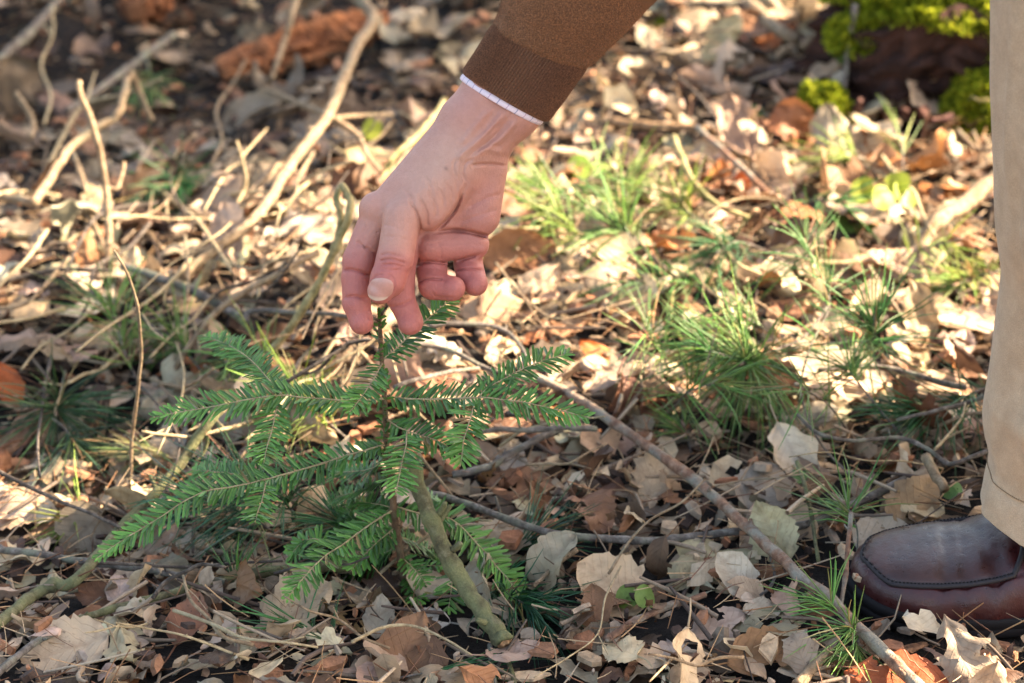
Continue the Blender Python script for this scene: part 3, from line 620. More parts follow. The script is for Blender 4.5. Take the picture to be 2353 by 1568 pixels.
chunk(205, 470, 470, 530, 30, .018, ((.05, .03, .022), (.2, .125, .085)), 'rotten', 'bark_chunk', 'dark brown slab of bark lying in the hollow below the vines', 'bark', 3, 40, 14, .5)
chunk(95, 205, 215, 300, 32, .02, ((.1, .055, .04), (.32, .19, .13)), 'rotten', 'bark_chunk', 'reddish slab of wood near the left vine tips', 'bark', 4, 30, 14, .5)
chunk(255, 285, 350, 400, 34, .02, ((.14, .11, .085), (.42, .34, .26)), 'rotten', 'wood_chip', 'pale splintered wood chip below the arching vine', 'wood', 5, 26, 12, .35)
chunk(0, 1040, 120, 930, 34, .03, ((.09, .05, .03), (.26, .15, .09)), 'rotten', 'bark_chunk', 'brown slab of wood behind the blurred pine tuft', 'bark', 6, 30, 12, .6)
chunk(1960, 600, 2115, 580, 30, .03, ((.3, .17, .09), (.55, .4, .26)), 'rotten', 'bark_chunk', 'sunlit ochre piece of bark under the forked branch', 'bark', 7, 30, 14, .5)
chunk(2010, 1510, 2130, 1478, 15, .012, ((.12, .06, .035), (.3, .17, .1)), 'rotten', 'bark_chunk', 'red-brown bark strip just below the shoe sole', 'bark', 8, 26, 10, .5)
chunk(1630, 1510, 1800, 1440, 14, .014, ((.14, .06, .025), (.36, .19, .08)), 'rotten', 'bark_chunk', 'brown fibrous bark strip in the bottom right litter', 'bark', 9, 30, 10, .5)
chunk(895, 45, 975, 30, 28, .03, ((.5, .36, .22), (.66, .52, .36)), 'rotten', 'wood_chip', 'bright sunlit wood chip beside the top of the vine', 'wood', 10, 24, 12, .6)
chunk(1250, 465, 1330, 430, 26, .02, ((.3, .22, .15), (.5, .4, .3)), 'rotten', 'wood_chip', 'grey-tan wood chip right of the wrist', 'wood', 11, 24, 12, .4)
chunk(1100, 490, 1400, 380, 20, .015, ((.1, .06, .04), (.3, .2, .14)), 'rotten', 'bark_chunk', 'long thin bark piece behind the palm', 'bark', 12, 30, 10, .5)

# ------------------------------------------------------------------ the fir sapling
def Z2(x, y): return 192.8 + x * .590, 642.8 + y * .590          # detail-view units -> picture units
STEM = [(1262, 1212, 0), (1235, 1080, 0), (1211, 930, .0), (1196, 800, .002), (1179, 650, .0), (1170, 460, -.002), (1160, 330, 0), (1153, 200, .004), (1147, 108, .006)]
def fir():
    rng = np.random.default_rng(303)
    def at(x, y, dy): return V(*Z2(x, y), dy)
    root = thing('fir_sapling', (0, 0, Z00 - .004), 'young green fir sapling that the hand is touching', 'fir sapling')
    P = np.vstack([[0.0, 0, Z00 - .03], catmull([at(*p) for p in STEM], 7)]); n = len(P); mb = MB()
    tube(mb, P, np.linspace(.0036, .0011, n) * (1 + .18 * (rng.random(n) < .14)), 9, rough=.06, rng=rng)
    for k in range(10):
        i = rng.integers(6, n - 4); d = rng.standard_normal(3); d[2] = .3; d /= np.linalg.norm(d); tube(mb, [P[i], P[i] + d * .005], [.0012, .0007], 5)
    mb.build('stem', M['stem'], root)
    def needles(Q, w, ln, bright, dens=1.0, all_round=False):
        mb = MB(); L = np.concatenate([[0], np.cumsum(np.linalg.norm(np.diff(Q, axis=0), axis=1))]); tot = L[-1]; s = .003
        T = np.gradient(Q, axis=0); T /= np.linalg.norm(T, axis=1)[:, None]
        tip = Q[-1] + T[-1] * .001
        while s < tot:
            q = np.array([np.interp(s, L, Q[:, k]) for k in range(3)]); t = np.array([np.interp(s, L, T[:, k]) for k in range(3)]); t /= np.linalg.norm(t)
            up = np.array([0, -.42, .9]); S = np.cross(t, up); S /= np.linalg.norm(S); N = np.cross(S, t)
            fr = s / tot; ends = min(1, .55 + fr * 3) * min(1, .38 + (1 - fr) * 3.2)
            for sd in ((-1, 1) if not all_round else (-1, 1, 0)):
                for row in range(1 if rng.random() < .62 else 2):
                    ang = rad(rng.normal(64 if row == 0 else 52, 9) - 22 * fr ** 4); lift = rng.normal(.04 if row == 0 else .30, .12)
                    if sd == 0: d = t * math.cos(ang) + N * math.sin(ang)
                    elif all_round:
                        ph = rng.uniform(0, 6.283); d = t * math.cos(ang) + (S * math.cos(ph) + N * math.sin(ph)) * math.sin(ang)
                    else: d = t * math.cos(ang) + S * (sd * math.sin(ang)) + N * lift
                    d /= np.linalg.norm(d); l = ln * ends * rng.uniform(.82, 1.1) * (1 if row == 0 else .74); hw = .00112 * rng.uniform(.85, 1.15)
                    wd = np.cross(d, N); wd = wd / (np.linalg.norm(wd) + 1e-9) * hw; nn = np.cross(wd, d); nn /= np.linalg.norm(nn) + 1e-9
                    if nn[2] < 0: nn = -nn
                    o = q + t * rng.uniform(-.0008, .0008); dr = -nn * l * rng.uniform(-.02, .10)
                    v = np.array([o - wd * .45, o + wd * .45, o + d * l * .3 + nn * .0003 - wd, o + d * l * .3 + nn * .0003 + wd, o + d * l * .3 - nn * .0002,
                                  o + d * l * .86 + dr * .7 - wd * .9, o + d * l * .86 + dr * .7 + wd * .9, o + d * l * .86 + dr * .7 - nn * .0003, o + d * l + dr])
                    f = [(0, 1, 4), (0, 4, 2), (1, 3, 4), (2, 4, 7, 5), (4, 3, 6, 7), (5, 7, 8), (7, 6, 8)]
                    g = rng.uniform(.55, 1.4); c = (np.array([.042, .12, .024]) * (1 - bright) + np.array([.115, .25, .035]) * bright) * g
                    if rng.random() < .03: c = np.array([.2, .13, .05]) * g
                    k = fr ** 3 * .6; c = c * (1 - k) + np.array([.15, .33, .05]) * g * k
                    mb.add(v, f, c)
            s += .0027 / dens * rng.uniform(.8, 1.2)
        return mb
    def shoot(pts, dy0, dy1, ln=.016, bright=.35, r=3.2, parent=None, name='branch', dens=1.0, droop=0.0):
        m = len(pts); Q = catmull([at(x, y, dy0 + (dy1 - dy0) * i / (m - 1)) for i, (x, y) in enumerate(pts)], 6); k = len(Q)
        Q = Q + np.stack([vn(np.arange(k) * 1.0, np.full(k, pts[0][0] * .37 + j), 4.0, 50 + j) for j in range(3)], 1) * .0008 * np.minimum(np.arange(k), 4)[:, None] / 4
        mb = MB(); R = np.linspace(r, r * .5, k) * pxm(Q[0]) * .59; tube(mb, Q, R, 6, rough=.1, rng=rng)
        tube(mb, [Q[-1], Q[-1] + (Q[-1] - Q[-2]) * .8], [R[-1] * 1.9, R[-1] * .6], 6)
        b = mb.build(name, M['shoot'], root); tag(needles(Q, 1, ln, bright, dens).build('needles', M['needle'], b, smooth=False), kind='stuff'); return b
    A1 = [(1168, 462), (1080, 466), (1000, 466), (880, 461), (770, 451), (650, 464), (520, 490), (400, 511), (275, 532)]
    shoot(A1, -.004, -.03, .0185, .35, 4.4)
    shoot([(770, 445), (715, 385), (640, 305), (555, 250), (470, 212)], -.02, .11, .0165, .35, 3.4)
    shoot([(755, 470), (738, 560), (718, 640), (705, 705)], -.018, -.075, .0165, .55, 3.2)
    shoot([(1180, 455), (1300, 461), (1420, 462), (1530, 460), (1640, 466), (1760, 486), (1880, 516), (1972, 536)], 0, -.035, .0185, .35, 4.4)
    shoot([(1535, 455), (1600, 402), (1700, 350), (1800, 312), (1892, 285)], -.015, .03, .016, .45, 3.4)
    shoot([(1520, 472), (1502, 545), (1482, 625), (1465, 715)], -.015, -.075, .0175, .5, 3.4)
    shoot([(1162, 325), (1122, 392), (1082, 448), (1035, 512)], -.004, -.055, .0155, .5, 3.2)
    shoot([(1162, 312), (1225, 258), (1290, 192), (1365, 128), (1445, 66)], .002, .05, .0155, .12, 4.0)
    B1 = [(1170, 642), (1050, 672), (900, 720), (780, 758), (700, 782), (580, 804), (480, 822), (400, 857), (300, 920), (200, 982), (120, 1032), (55, 1078)]
    shoot(B1, -.004, -.085, .0175, .3, 4.6)
    shoot([(708, 792), (697, 840), (678, 900), (664, 942)], -.04, -.085, .0155, .5, 3.2)
    shoot([(700, 778), (620, 762), (520, 745), (425, 742)], -.035, .02, .0165, .3, 3.0)
    shoot([(1178, 545), (1215, 565), (1270, 590), (1340, 615), (1400, 640), (1452, 672)], -.004, -.035, .0165, .3, 3.6)
    shoot([(1258, 590), (1248, 670), (1230, 750), (1215, 828)], -.025, -.085, .0175, .45, 3.4)
    shoot([(1176, 690), (1120, 730), (1050, 745), (970, 750)], .0, .05, .016, .15, 3.0)
    shoot([(1182, 655), (1230, 690), (1290, 700)], .0, .05, .015, .15, 3.0)
    C1 = [(1198, 898), (1100, 962), (1000, 1030), (925, 1085), (860, 1150), (795, 1232)]
    shoot(C1, -.002, -.085, .0175, .4, 4.2)
    shoot([(955, 1042), (900, 1005), (850, 1020), (795, 1075)], -.03, -.02, .014, .4, 3.0)
    shoot([(1075, 860), (1020, 905), (960, 965)], .03, .05, .0145, .35, 3.0)
    shoot([(1195, 885), (1140, 872), (1075, 860)], .0, .03, .0145, .2, 3.0)
    shoot([(1208, 880), (1300, 905), (1400, 920), (1470, 965), (1530, 1028), (1590, 1095), (1650, 1165), (1702, 1248)], .002, -.03, .0175, .4, 4.0)
    shoot([(1214, 1045), (1150, 1062), (1080, 1055)], .0, .03, .013, .25, 2.8)
    shoot([(1238, 1108), (1320, 1112), (1405, 1112)], 0, -.01, .007, .4, 2.8, dens=.5)
    shoot([(1432, 1130), (1430, 1195), (1420, 1285)], -.012, -.04, .0155, .5, 3.0)
    shoot([(1405, 1112), (1432, 1130)], -.01, -.012, .006, .4, 2.8, dens=.5)
    shoot([(1235, 1075), (1290, 1130), (1330, 1180)], 0, -.03, .012, .5, 2.6)
    shoot([(1225, 1010), (1180, 1060), (1090, 1130), (1010, 1160)], 0, .03, .013, .15, 2.8)
    shoot([(1250, 1150), (1290, 1200), (1300, 1260)], 0, -.03, .012, .5, 2.6)
    shoot([(1200, 880), (1130, 905), (1060, 925), (985, 985), (930, 1010)], .01, .07, .015, .2, 3.0)
    shoot([(1215, 960), (1150, 1010), (1080, 1080), (1040, 1130)], .0, -.03, .0145, .3, 3.0)
    shoot([(1222, 1000), (1290, 1020), (1350, 1060), (1390, 1110)], .0, .04, .014, .2, 3.0)
    shoot([(1190, 760), (1120, 800), (1040, 830), (960, 850)], .0, .06, .016, .15, 3.0)
    shoot([(1192, 770), (1260, 800), (1330, 830), (1400, 880)], .0, .06, .016, .15, 3.0)
    mb = needles(catmull([at(*p) for p in STEM[6:]], 6), 1, .0085, .4, .8, True); tag(mb.build('needles', M['needle'], root, smooth=False), kind='stuff')
    mb = needles(catmull([at(*p) for p in STEM[3:7]], 6), 1, .010, .2, .55, True); tag(mb.build('needles', M['needle'], root, smooth=False), kind='stuff')
fir()

# ------------------------------------------------------------------ pine sprigs
def pine(stems, label, colour, nl=.045, n=70, group=None, name='pine_sprig', cat='pine sprig', seed=0, forward=.55, r=3.0, bud=True, mat='grey', spread=.55):
    """stems: list of [(u, v, h), ...]; needles crowd the outer end of each"""
    rng = np.random.default_rng(900 + seed); base = G(*stems[0][0]); root = thing(name, tuple(base), label, cat, group)
    for st in stems:
        Q = catmull([G(*p) for p in st], 6); k = len(Q); s = pxm(Q[0]); mb = MB(); tube(mb, Q, np.linspace(r, r * .7, k) * s, 6, rough=.08, rng=rng)
        T = np.gradient(Q, axis=0); T /= np.linalg.norm(T, axis=1)[:, None]
        stem = mb.build('stem', M[mat], root)
        if bud:
            mb = MB(); tube(mb, [Q[-1], Q[-1] + T[-1] * .004, Q[-1] + T[-1] * .010], [.0016, .0022, .0004], 6); mb.build('bud', M['red'], stem)
        mb = MB()
        for i in range(int(n * .85)):
            fr = 1 - spread * rng.random() ** 1.6; q = np.array([np.interp(fr * (k - 1), np.arange(k), Q[:, j]) for j in range(3)]); t = T[min(k - 1, int(fr * (k - 1)))]
            ph = rng.uniform(0, 6.283); e1 = np.cross(t, [.3, .1, .9]); e1 /= np.linalg.norm(e1); e2 = np.cross(t, e1)
            rd = e1 * math.cos(ph) + e2 * math.sin(ph); rd[2] *= .75; fw = forward + .5 * (fr > .96) * rng.random() + rng.normal(0, .16)
            for pair in range(2):
                d = t * fw + rd * (1 - .3 * fw) + rng.standard_normal(3) * .16; d /= np.linalg.norm(d); l = nl * 1.3 * rng.uniform(.6, 1.15)
                bend = np.array([0, 0, -1.0]) * rng.uniform(0, .3) + rng.standard_normal(3) * .1
                x = np.linspace(0, 1, 4)[:, None]; P = q + d * x * l + bend * x * x * l
                w = .00068 * np.array([.8, 1, .9, .25]); sd = np.cross(d, rng.standard_normal(3)); sd /= np.linalg.norm(sd); u2 = np.cross(d, sd)
                v = np.concatenate([P + sd * w[:, None], P - sd * w[:, None] * .5 + u2 * w[:, None] * .8, P - sd * w[:, None] * .5 - u2 * w[:, None] * .8])
                f = [(a * 4 + j, b * 4 + j, b * 4 + j + 1, a * 4 + j + 1) for a, b in ((0, 1), (1, 2), (2, 0)) for j in range(3)]
                mb.add(v, f, (np.array(colour) if rng.random() > .08 else np.array([.3, .22, .1])) * rng.uniform(.6, 1.4) * (1 + .14 * rng.standard_normal(3)))
        tag(mb.build('needles', M['pine'], stem), kind='stuff')
    return root
GR, YG, DG, LG = (.085, .20, .05), (.22, .30, .06), (.05, .145, .05), (.14, .25, .06)
pine([[(1900, 705, .06), (1850, 770, .07), (1790, 800, .075), (1712, 832, .08)]], 'large green pine tuft with a radiating starburst of needles', LG, .06, 120, seed=1, forward=.15, spread=.16)
pine([[(1712, 832, .08), (1670, 818, .085), (1620, 800, .09)]], 'small pine shoot poking out of the starburst tuft', GR, .045, 30, seed=2, forward=.8)
pine([[(1960, 1100, .02), (1880, 1010, .04), (1840, 900, .06), (1860, 800, .07), (1905, 700, .085), (1880, 620, .10), (1850, 560, .11)]], 'tall pine sprig rising above the starburst tuft', GR, .05, 40, seed=3, spread=.6)
pine([[(1880, 790, .06), (1950, 785, .07), (2005, 780, .085), (2010, 745, .10)]], 'pine sprig with splayed needles near the trouser knee', GR, .055, 42, seed=4, forward=.7)
pine([[(2080, 1010, .03), (2020, 940, .05), (1965, 870, .07), (1950, 845, .075)]], 'thin pine sprig reaching up between starburst and trousers', LG, .045, 40, seed=5, forward=.7)
pine([[(1800, 600, .03), (1745, 570, .05), (1690, 555, .06), (1655, 575, .06)]], 'dark pine sprig behind the starburst tuft', DG, .05, 36, seed=6)
pine([[(1560, 640, .02), (1500, 590, .04), (1450, 540, .055), (1410, 520, .06)]], 'pine sprig in the sunny litter right of the hand', LG, .05, 50, seed=7)
pine([[(1420, 620, .01), (1360, 560, .03), (1300, 510, .045), (1250, 490, .05)]], 'yellow-green pine sprig just right of the palm', YG, .05, 44, seed=8)
pine([[(1480, 560, .01), (1470, 500, .03), (1440, 450, .05), (1425, 415, .06)]], 'bright sunlit pine sprig behind the yellow-green one', YG, .05, 40, seed=9)
pine([[(1700, 690, .015), (1620, 660, .03), (1540, 645, .04), (1460, 640, .045)]], 'long pine sprig with sparse needles left of the starburst', GR, .05, 36, seed=10, spread=.75)
pine([[(1640, 520, .01), (1590, 500, .03), (1560, 470, .045)]], 'small sunlit pine sprig below the upright orange leaves', YG, .045, 50, seed=11)
pine([[(2090, 470, .01), (2040, 410, .03), (1975, 375, .045), (1945, 360, .05)]], 'yellowish pine sprig in front of the mossy stump', YG, .05, 26, seed=12, forward=.9, spread=.3)
pine([[(2080, 460, .01), (2075, 400, .04), (2072, 340, .06)]], 'pair of upright pine needles in front of the stump', YG, .05, 8, seed=13, forward=1.6, spread=.3)
pine([[(2330, 860, .05), (2240, 900, .05), (2170, 935, .045), (2110, 960, .04)]], 'dense dark pine sprig half behind the trouser leg', DG, .05, 80, seed=14, spread=.8)
pine([[(2330, 610, .03), (2260, 630, .03), (2200, 650, .03)]], 'sunlit pine sprig at the trouser edge above the knee fold', YG, .045, 60, seed=15, spread=.8)
pine([[(2000, 1462, .02), (1975, 1455, .03), (1955, 1440, .04)], [(1975, 1455, .028), (1930, 1410, .035), (1905, 1385, .04)], [(1975, 1455, .028), (1968, 1475, .028), (1965, 1490, .026)]], 'small three-tufted pine sprig in front of the shoe', LG, .036, 20, seed=16, forward=.75, r=2.2)
pine([[(1960, 1330, .012), (1970, 1240, .03), (1962, 1190, .045), (1945, 1165, .05)]], 'sparse pine sprig standing behind the shoe toe', LG, .045, 22, seed=17, forward=.7, r=2.4)
pine([[(1590, 1050, .01), (1580, 1010, .02), (1572, 985, .03)]], 'tiny pine sprig beside the middle of the long reddish branch', LG, .035, 18, seed=18, forward=.8, r=2)
pine([[(1730, 1060, .012), (1760, 1030, .02), (1800, 1015, .025)]], 'small pine sprig above the broad grey-tan leaf', GR, .045, 26, seed=19, r=2)
pine([[(150, 850, .03), (140, 900, .04), (130, 945, .05)]], 'blurred dark pine tuft at the left edge', (.05, .11, .04), .07, 60, seed=20, forward=.4, spread=.4)
pine([[(120, 960, .05), (150, 985, .045), (165, 1010, .04)]], 'blurred drooping pine tuft below the one at the left edge', (.06, .11, .05), .065, 40, seed=21, forward=.9, spread=.4)
pine([[(420, 350, .03), (415, 390, .04), (408, 425, .045)]], 'dark green pine tuft growing in the hollow', (.03, .13, .04), .06, 70, seed=22, forward=.5)
pine([[(330, 120, .05), (345, 170, .06), (345, 200, .06)]], 'small yellow-green pine tuft hanging on the arching vine', (.12, .2, .05), .04, 40, seed=23)
pine([[(330, 900, .02), (290, 820, .045), (270, 750, .06), (255, 700, .075)]], 'tall blurred yellow-green pine sprig behind the thin stalk', LG, .055, 45, seed=24, spread=.8)
pine([[(470, 860, .02), (420, 800, .04), (380, 760, .05)]], 'yellow-green pine sprig behind the left sapling shoot', LG, .05, 36, seed=25, spread=.8)
pine([[(640, 850, .02), (600, 830, .03), (540, 830, .04)]], 'sunlit green pine sprig behind the sapling', LG, .05, 40, seed=26, spread=.8)
pine([[(760, 860, .02), (700, 870, .04), (650, 900, .05)]], 'green pine sprig directly behind the sapling stem', YG, .05, 40, seed=27, spread=.8)
pine([[(800, 1010, .02), (740, 960, .04), (690, 940, .05)]], 'bright yellow-green pine sprig under the upper left shoot', YG, .05, 40, seed=28, spread=.8)
pine([[(470, 1075, .02), (410, 1055, .03), (330, 1035, .035)]], 'pale straw-coloured pine needles pointing left of the sapling', (.34, .36, .14), .04, 26, seed=29, forward=1.5, spread=.5)
pine([[(690, 1200, .02), (640, 1140, .05), (570, 1120, .06)]], 'dark blue-green pine sprig below the long left branch', DG, .055, 80, seed=30, spread=.8)
pine([[(640, 1230, .02), (560, 1180, .045), (450, 1140, .06)]], 'drooping blue-green pine sprig under the long left branch', (.06, .14, .075), .05, 60, seed=31, spread=.8)
pine([[(930, 1270, .015), (850, 1230, .03), (780, 1200, .04)]], 'dark pine sprig hiding behind the lower sapling branch', DG, .05, 90, seed=32, spread=.8)
pine([[(1080, 1330, .012), (1150, 1360, .018), (1215, 1390, .02)]], 'dark green pine sprig lying right of the mossy stick', (.035, .12, .05), .05, 70, seed=33, spread=.8, forward=.9)
pine([[(1130, 1300, .012), (1190, 1260, .02), (1230, 1230, .02)]], 'pine sprig with long needles beside the sapling shoot', (.05, .13, .065), .05, 46, seed=34, forward=1.1)
pine([[(780, 1500, .01), (740, 1460, .016), (700, 1440, .016)]], 'small dark pine sprig in the litter before the sapling', DG, .045, 40, seed=35, spread=.8)
pine([[(520, 1380, .01), (535, 1350, .016), (545, 1330, .02)]], 'small fresh green sprig by the straight greenish branch', GR, .03, 30, seed=36)
pine([[(900, 1560, .01), (980, 1545, .016), (1060, 1540, .018)]], 'pine needles lying flat at the bottom edge', DG, .05, 20, seed=37, forward=1.6)
pine([[(270, 1260, .012), (200, 1190, .02), (170, 1195, .02)]], 'yellowish pine sprig above the crooked left branch', YG, .04, 30, seed=38, forward=1.0)
pine([[(1290, 440, .01), (1270, 460, .03), (1235, 440, .045)]], 'blurred pine sprig touching the edge of the palm', YG, .045, 36, seed=39)

def spray():
    rng = np.random.default_rng(61); kinds = [('pale green', LG), ('mid-green', GR), ('yellowish', YG), ('pale green', LG)]; made = {}
    for i in range(9):
        u, v = rng.uniform(1230, 2080), rng.uniform(430, 960)
        if u < 1500 and v > 700: u += 320
        a = rng.uniform(0, 6.283); L = rng.uniform(70, 170); h = rng.uniform(.03, .07); adj, c = kinds[rng.integers(4)]
        st = [(u, v + 40, .012), (u + math.cos(a) * L * .4, v + math.sin(a) * L * .2, h), (u + math.cos(a) * L, v + math.sin(a) * L * .45 - 20, h + rng.uniform(.0, .05))]
        o = pine([st], adj + ' pine sprig in the spray right of the hand', c, rng.uniform(.042, .056), int(rng.integers(14, 30)), 'pine sprigs in the spray right of the hand', seed=200 + i, forward=rng.uniform(.4, .9), spread=.85, r=2.4)
        made.setdefault(adj, []).append((u, o))
    ORD = ['leftmost', 'second from left', 'third from left', 'fourth from left', 'fifth from left', 'sixth from left', 'seventh from left', 'eighth from left', 'ninth from left', 'tenth from left', 'eleventh from left', 'twelfth from left']
    for adj, q in made.items():
        q.sort(key=lambda t: t[0])
        for i, (_, o) in enumerate(q): o['label'] = o['label'] + ', ' + ('rightmost' if i == len(q) - 1 else ORD[min(i, 11)])
spray()

# ------------------------------------------------------------------ moss, stump, small green plants
def unit(a): return a / (np.linalg.norm(a, axis=-1, keepdims=True) + 1e-12)
def moss_tufts(rng, pts, nrm, L, cols, mb):
    p = np.repeat(np.asarray(pts), 2, 0); nn = np.repeat(np.asarray(nrm), 2, 0); m = len(p)
    d = unit(nn + rng.standard_normal((m, 3)) * .6); sd = unit(np.cross(d, rng.standard_normal((m, 3)))); l = (L * rng.uniform(.5, 1.3, m))[:, None]
    v = np.stack([p - sd * l * .2, p + sd * l * .2, p + d * l * .6 + sd * l * .28, p + d * l, p + d * l * .6 - sd * l * .28], 1).reshape(-1, 3)
    c = np.repeat(np.array(cols)[rng.integers(len(cols), size=m)] * rng.uniform(.6, 1.35, (m, 1)), 5, 0); mb.add(v, np.arange(m * 5).reshape(m, 5), c)
MOSSC = [(.21, .26, .014), (.33, .38, .02), (.11, .15, .01), (.44, .46, .035)]
def dome(rng, c, rx, ry, rz, n, seed, rag=.17):
    a = rng.uniform(0, 6.283, n); z = rng.uniform(0, 1, n) ** .8; r = np.sqrt(1 - z * z)
    d = np.stack([np.cos(a) * r, np.sin(a) * r, z], 1); k = 1 + rag * vn(d[:, 0] * 2 + seed, d[:, 1] * 2 + d[:, 2] * 3, .7, 61) + .09 * vn(d[:, 0] * 7 + seed, d[:, 1] * 7 + d[:, 2] * 9, .7, 62)
    p = np.asarray(c) + d * k[:, None] * [rx, ry, rz]; nn = d / [rx, ry, rz]; return p, nn / np.linalg.norm(nn, axis=1)[:, None]
def core(mb, c, rx, ry, rz, colour, seed, rag=.16, nu=18, nv=8):
    th = np.arange(nu) / nu * 6.283; ph = np.linspace(-.25, 1.5, nv); v = []
    for q in ph:
        for t in th:
            d = np.array([math.cos(t) * math.cos(q), math.sin(t) * math.cos(q), math.sin(q)]); k = 1 + rag * float(vn(d[0] * 2 + seed, d[1] * 2 + d[2] * 3, .7, 61)); v.append(np.asarray(c) + d * [rx, ry, rz] * k * .9)
    f = [(i * nu + j, i * nu + (j + 1) % nu, (i + 1) * nu + (j + 1) % nu, (i + 1) * nu + j) for i in range(nv - 1) for j in range(nu)] + [[(nv - 1) * nu + j for j in range(nu)]]
    mb.add(v, f, colour)
def cushion(u, v, rx, ry, rz, n, label, seed):
    rng = np.random.default_rng(seed); c = G(u, v, 0); root = thing('moss_cushion', tuple(c), label, 'moss'); mb = MB()
    core(mb, c, rx, ry, rz, (.06, .09, .012), seed); mb.build('core', M['moss'], root)
    mb = MB(); moss_tufts(rng, *dome(rng, c, rx, ry, rz, n, seed), .0055, MOSSC, mb); tag(mb.build('moss_leaves', M['moss'], root, smooth=False), kind='stuff')
cushion(1885, 312, .032, .03, .058, 4500, 'small dark green moss cushion between litter and stump', 71)
cushion(1568, 75, .040, .03, .02, 3500, 'bright yellow-green moss cushion right of the sleeve', 72)
cushion(2262, 290, .05, .04, .06, 5000, 'moss clump on the lower stump against the trousers', 73)
def stump():
    rng = np.random.default_rng(8); c = G(2190, 285, 0) + np.array([0, .10, -.005]); root = thing('mossy_stump', tuple(c), 'rotten red-brown stump overgrown with bright green moss', 'stump')
    mb = MB(); n, k = 46, 14; a = np.arange(n) / n * 6.283
    for i in range(k):
        q = i / (k - 1); ring = []
        for t in a:
            r = (.14 - .035 * q) * (1 + .16 * float(vn(math.cos(t) * 2, math.sin(t) * 2 + q * .6, .55, 81)) + .06 * rng.standard_normal())
            if math.sin(t) < 0: r *= .78 + .16 * q                    # hollowed front under the moss
            ring.append(c + np.array([math.cos(t) * r * 1.15, math.sin(t) * r, q * (.115 + .03 * float(vn(math.cos(t) * 3, math.sin(t) * 3, .8, 82)))]))
        mb.v.append(np.array(ring)); mb.c.append(np.array([(.036, .017, .013)]) * rng.uniform(.5, 1.7, (n, 1))); mb.uv.append(np.zeros((n, 2)))
    mb.n = n * k; mb.f = [(i * n + j, i * n + (j + 1) % n, (i + 1) * n + (j + 1) % n, (i + 1) * n + j) for i in range(k - 1) for j in range(n)] + [[(k - 1) * n + j for j in range(n)]]
    mb.build('wood', M['rotten'], root, smooth=False)
    for (dx, dy, dz, rx, ry, rz, m) in [(-.005, .01, .112, .125, .105, .042, 9500), (.085, -.06, .075, .07, .055, .06, 5500), (.01, .06, .122, .15, .09, .045, 6000), (.14, -.05, .02, .07, .065, .08, 5000), (-.095, -.03, .07, .04, .04, .045, 2500)]:
        mb = MB(); core(mb, c + [dx, dy, dz], rx, ry, rz, (.06, .09, .012), dx * 9); moss_tufts(rng, *dome(rng, c + np.array([dx, dy, dz]), rx, ry, rz, m, dx * 9), .0065, MOSSC, mb)
        tag(mb.build('moss', M['moss'], root, smooth=False), kind='stuff')
    for i in range(6):
        p = c + np.array([rng.uniform(-.14, .1), -.12 - rng.uniform(0, .03), .03]); mb = MB(); d = np.array([rng.uniform(-1, 1), -.15, rng.uniform(.0, .3)])
        tube(mb, [p, p + d * .03, p + d * .06], [.006, .005, .003], 6, (.10, .05, .04), .15, rng); mb.build('wood_splinter', M['rotten'], root, smooth=False)
stump()

def round_leaf(rng, c, R3, r, colour, mb, notch=False):
    k = 14; a = np.arange(k) / k * 6.283; rr = r * (1 - (.35 * np.exp(-((a - math.pi) / .35) ** 2) if notch else 0)); q = np.stack([np.cos(a) * rr, np.sin(a) * rr * .85, .12 * r * np.cos(2 * a)], 1)
    q2 = q * .5; q2[:, 2] -= .06 * r; v = np.vstack([q, q2, [[0, 0, -.1 * r]]]) @ R3.T + c
    f = [(i, (i + 1) % k, k + (i + 1) % k, k + i) for i in range(k)] + [(k + i, k + (i + 1) % k, 2 * k) for i in range(k)]
    mb.add(v, f, np.array(colour)); 
def herb(u, v, leaves, label, colour, r, seed, cat='seedling', name='seedling'):
    rng = np.random.default_rng(seed); b = G(u, v, 0); root = thing(name, tuple(b), label, cat); 
    for (lu, lv, lh, tx, ty) in leaves:
        p = G(lu, lv, lh); mb = MB(); tube(mb, catmull([b, (b + p) / 2 + [0, .003, .004], p], 4), .0008, 5, np.array(colour) * .8); st = mb.build('stalk', M['green'], root)
        mb = MB(); R3 = np.array(Matrix.Rotation(rad(tx), 3, 'X') @ Matrix.Rotation(rad(ty), 3, 'Y') @ Matrix.Rotation(rng.uniform(0, 6), 3, 'Z'))
        round_leaf(rng, p, R3, r * rng.uniform(.85, 1.15), np.array(colour) * rng.uniform(.8, 1.2), mb, True); mb.build('leaf_blade', M['green'], root)
herb(1468, 1420, [(1440, 1372, .022, 35, -12), (1482, 1372, .024, 40, 25)], 'two-leaved green seedling in front of the large pale leaf', (.17, .25, .05), .0092, 91)
herb(1990, 500, [(1985, 435, .05, 60, 0), (2030, 455, .045, 40, 20), (2060, 420, .05, 50, -20), (1975, 490, .02, 30, 0), (2080, 445, .04, 40, 30)], 'yellow-green round-leaved weed near the stump', (.30, .36, .04), .017, 92)
herb(1955, 500, [(1965, 475, .03, 30, 0), (1945, 510, .02, 20, 20), (1990, 515, .015, 30, -20)], 'mid-green round-leaved weed below the yellow-green one', (.12, .22, .04), .015, 93)
herb(1345, 410, [(1330, 385, .03, 40, 0), (1380, 390, .03, 30, 20)], 'small green weed in the sun above the pine sprigs', (.2, .3, .04), .014, 94)
herb(1735, 265, [(1730, 262, .02, 40, 0)], 'single green leaf in the litter behind the tan arching twig', (.10, .2, .04), .013, 95)
herb(890, 300, [(855, 295, .04, 60, 0)], 'lone lime-green leaf left of the wrist', (.38, .42, .05), .012, 96)
herb(1840, 1095, [(1662, 995, .02, 35, 0)] if False else [(1835, 1092, .02, 35, 0)], 'tiny green leaf above the broad grey leaf', (.1, .2, .06), .008, 97)
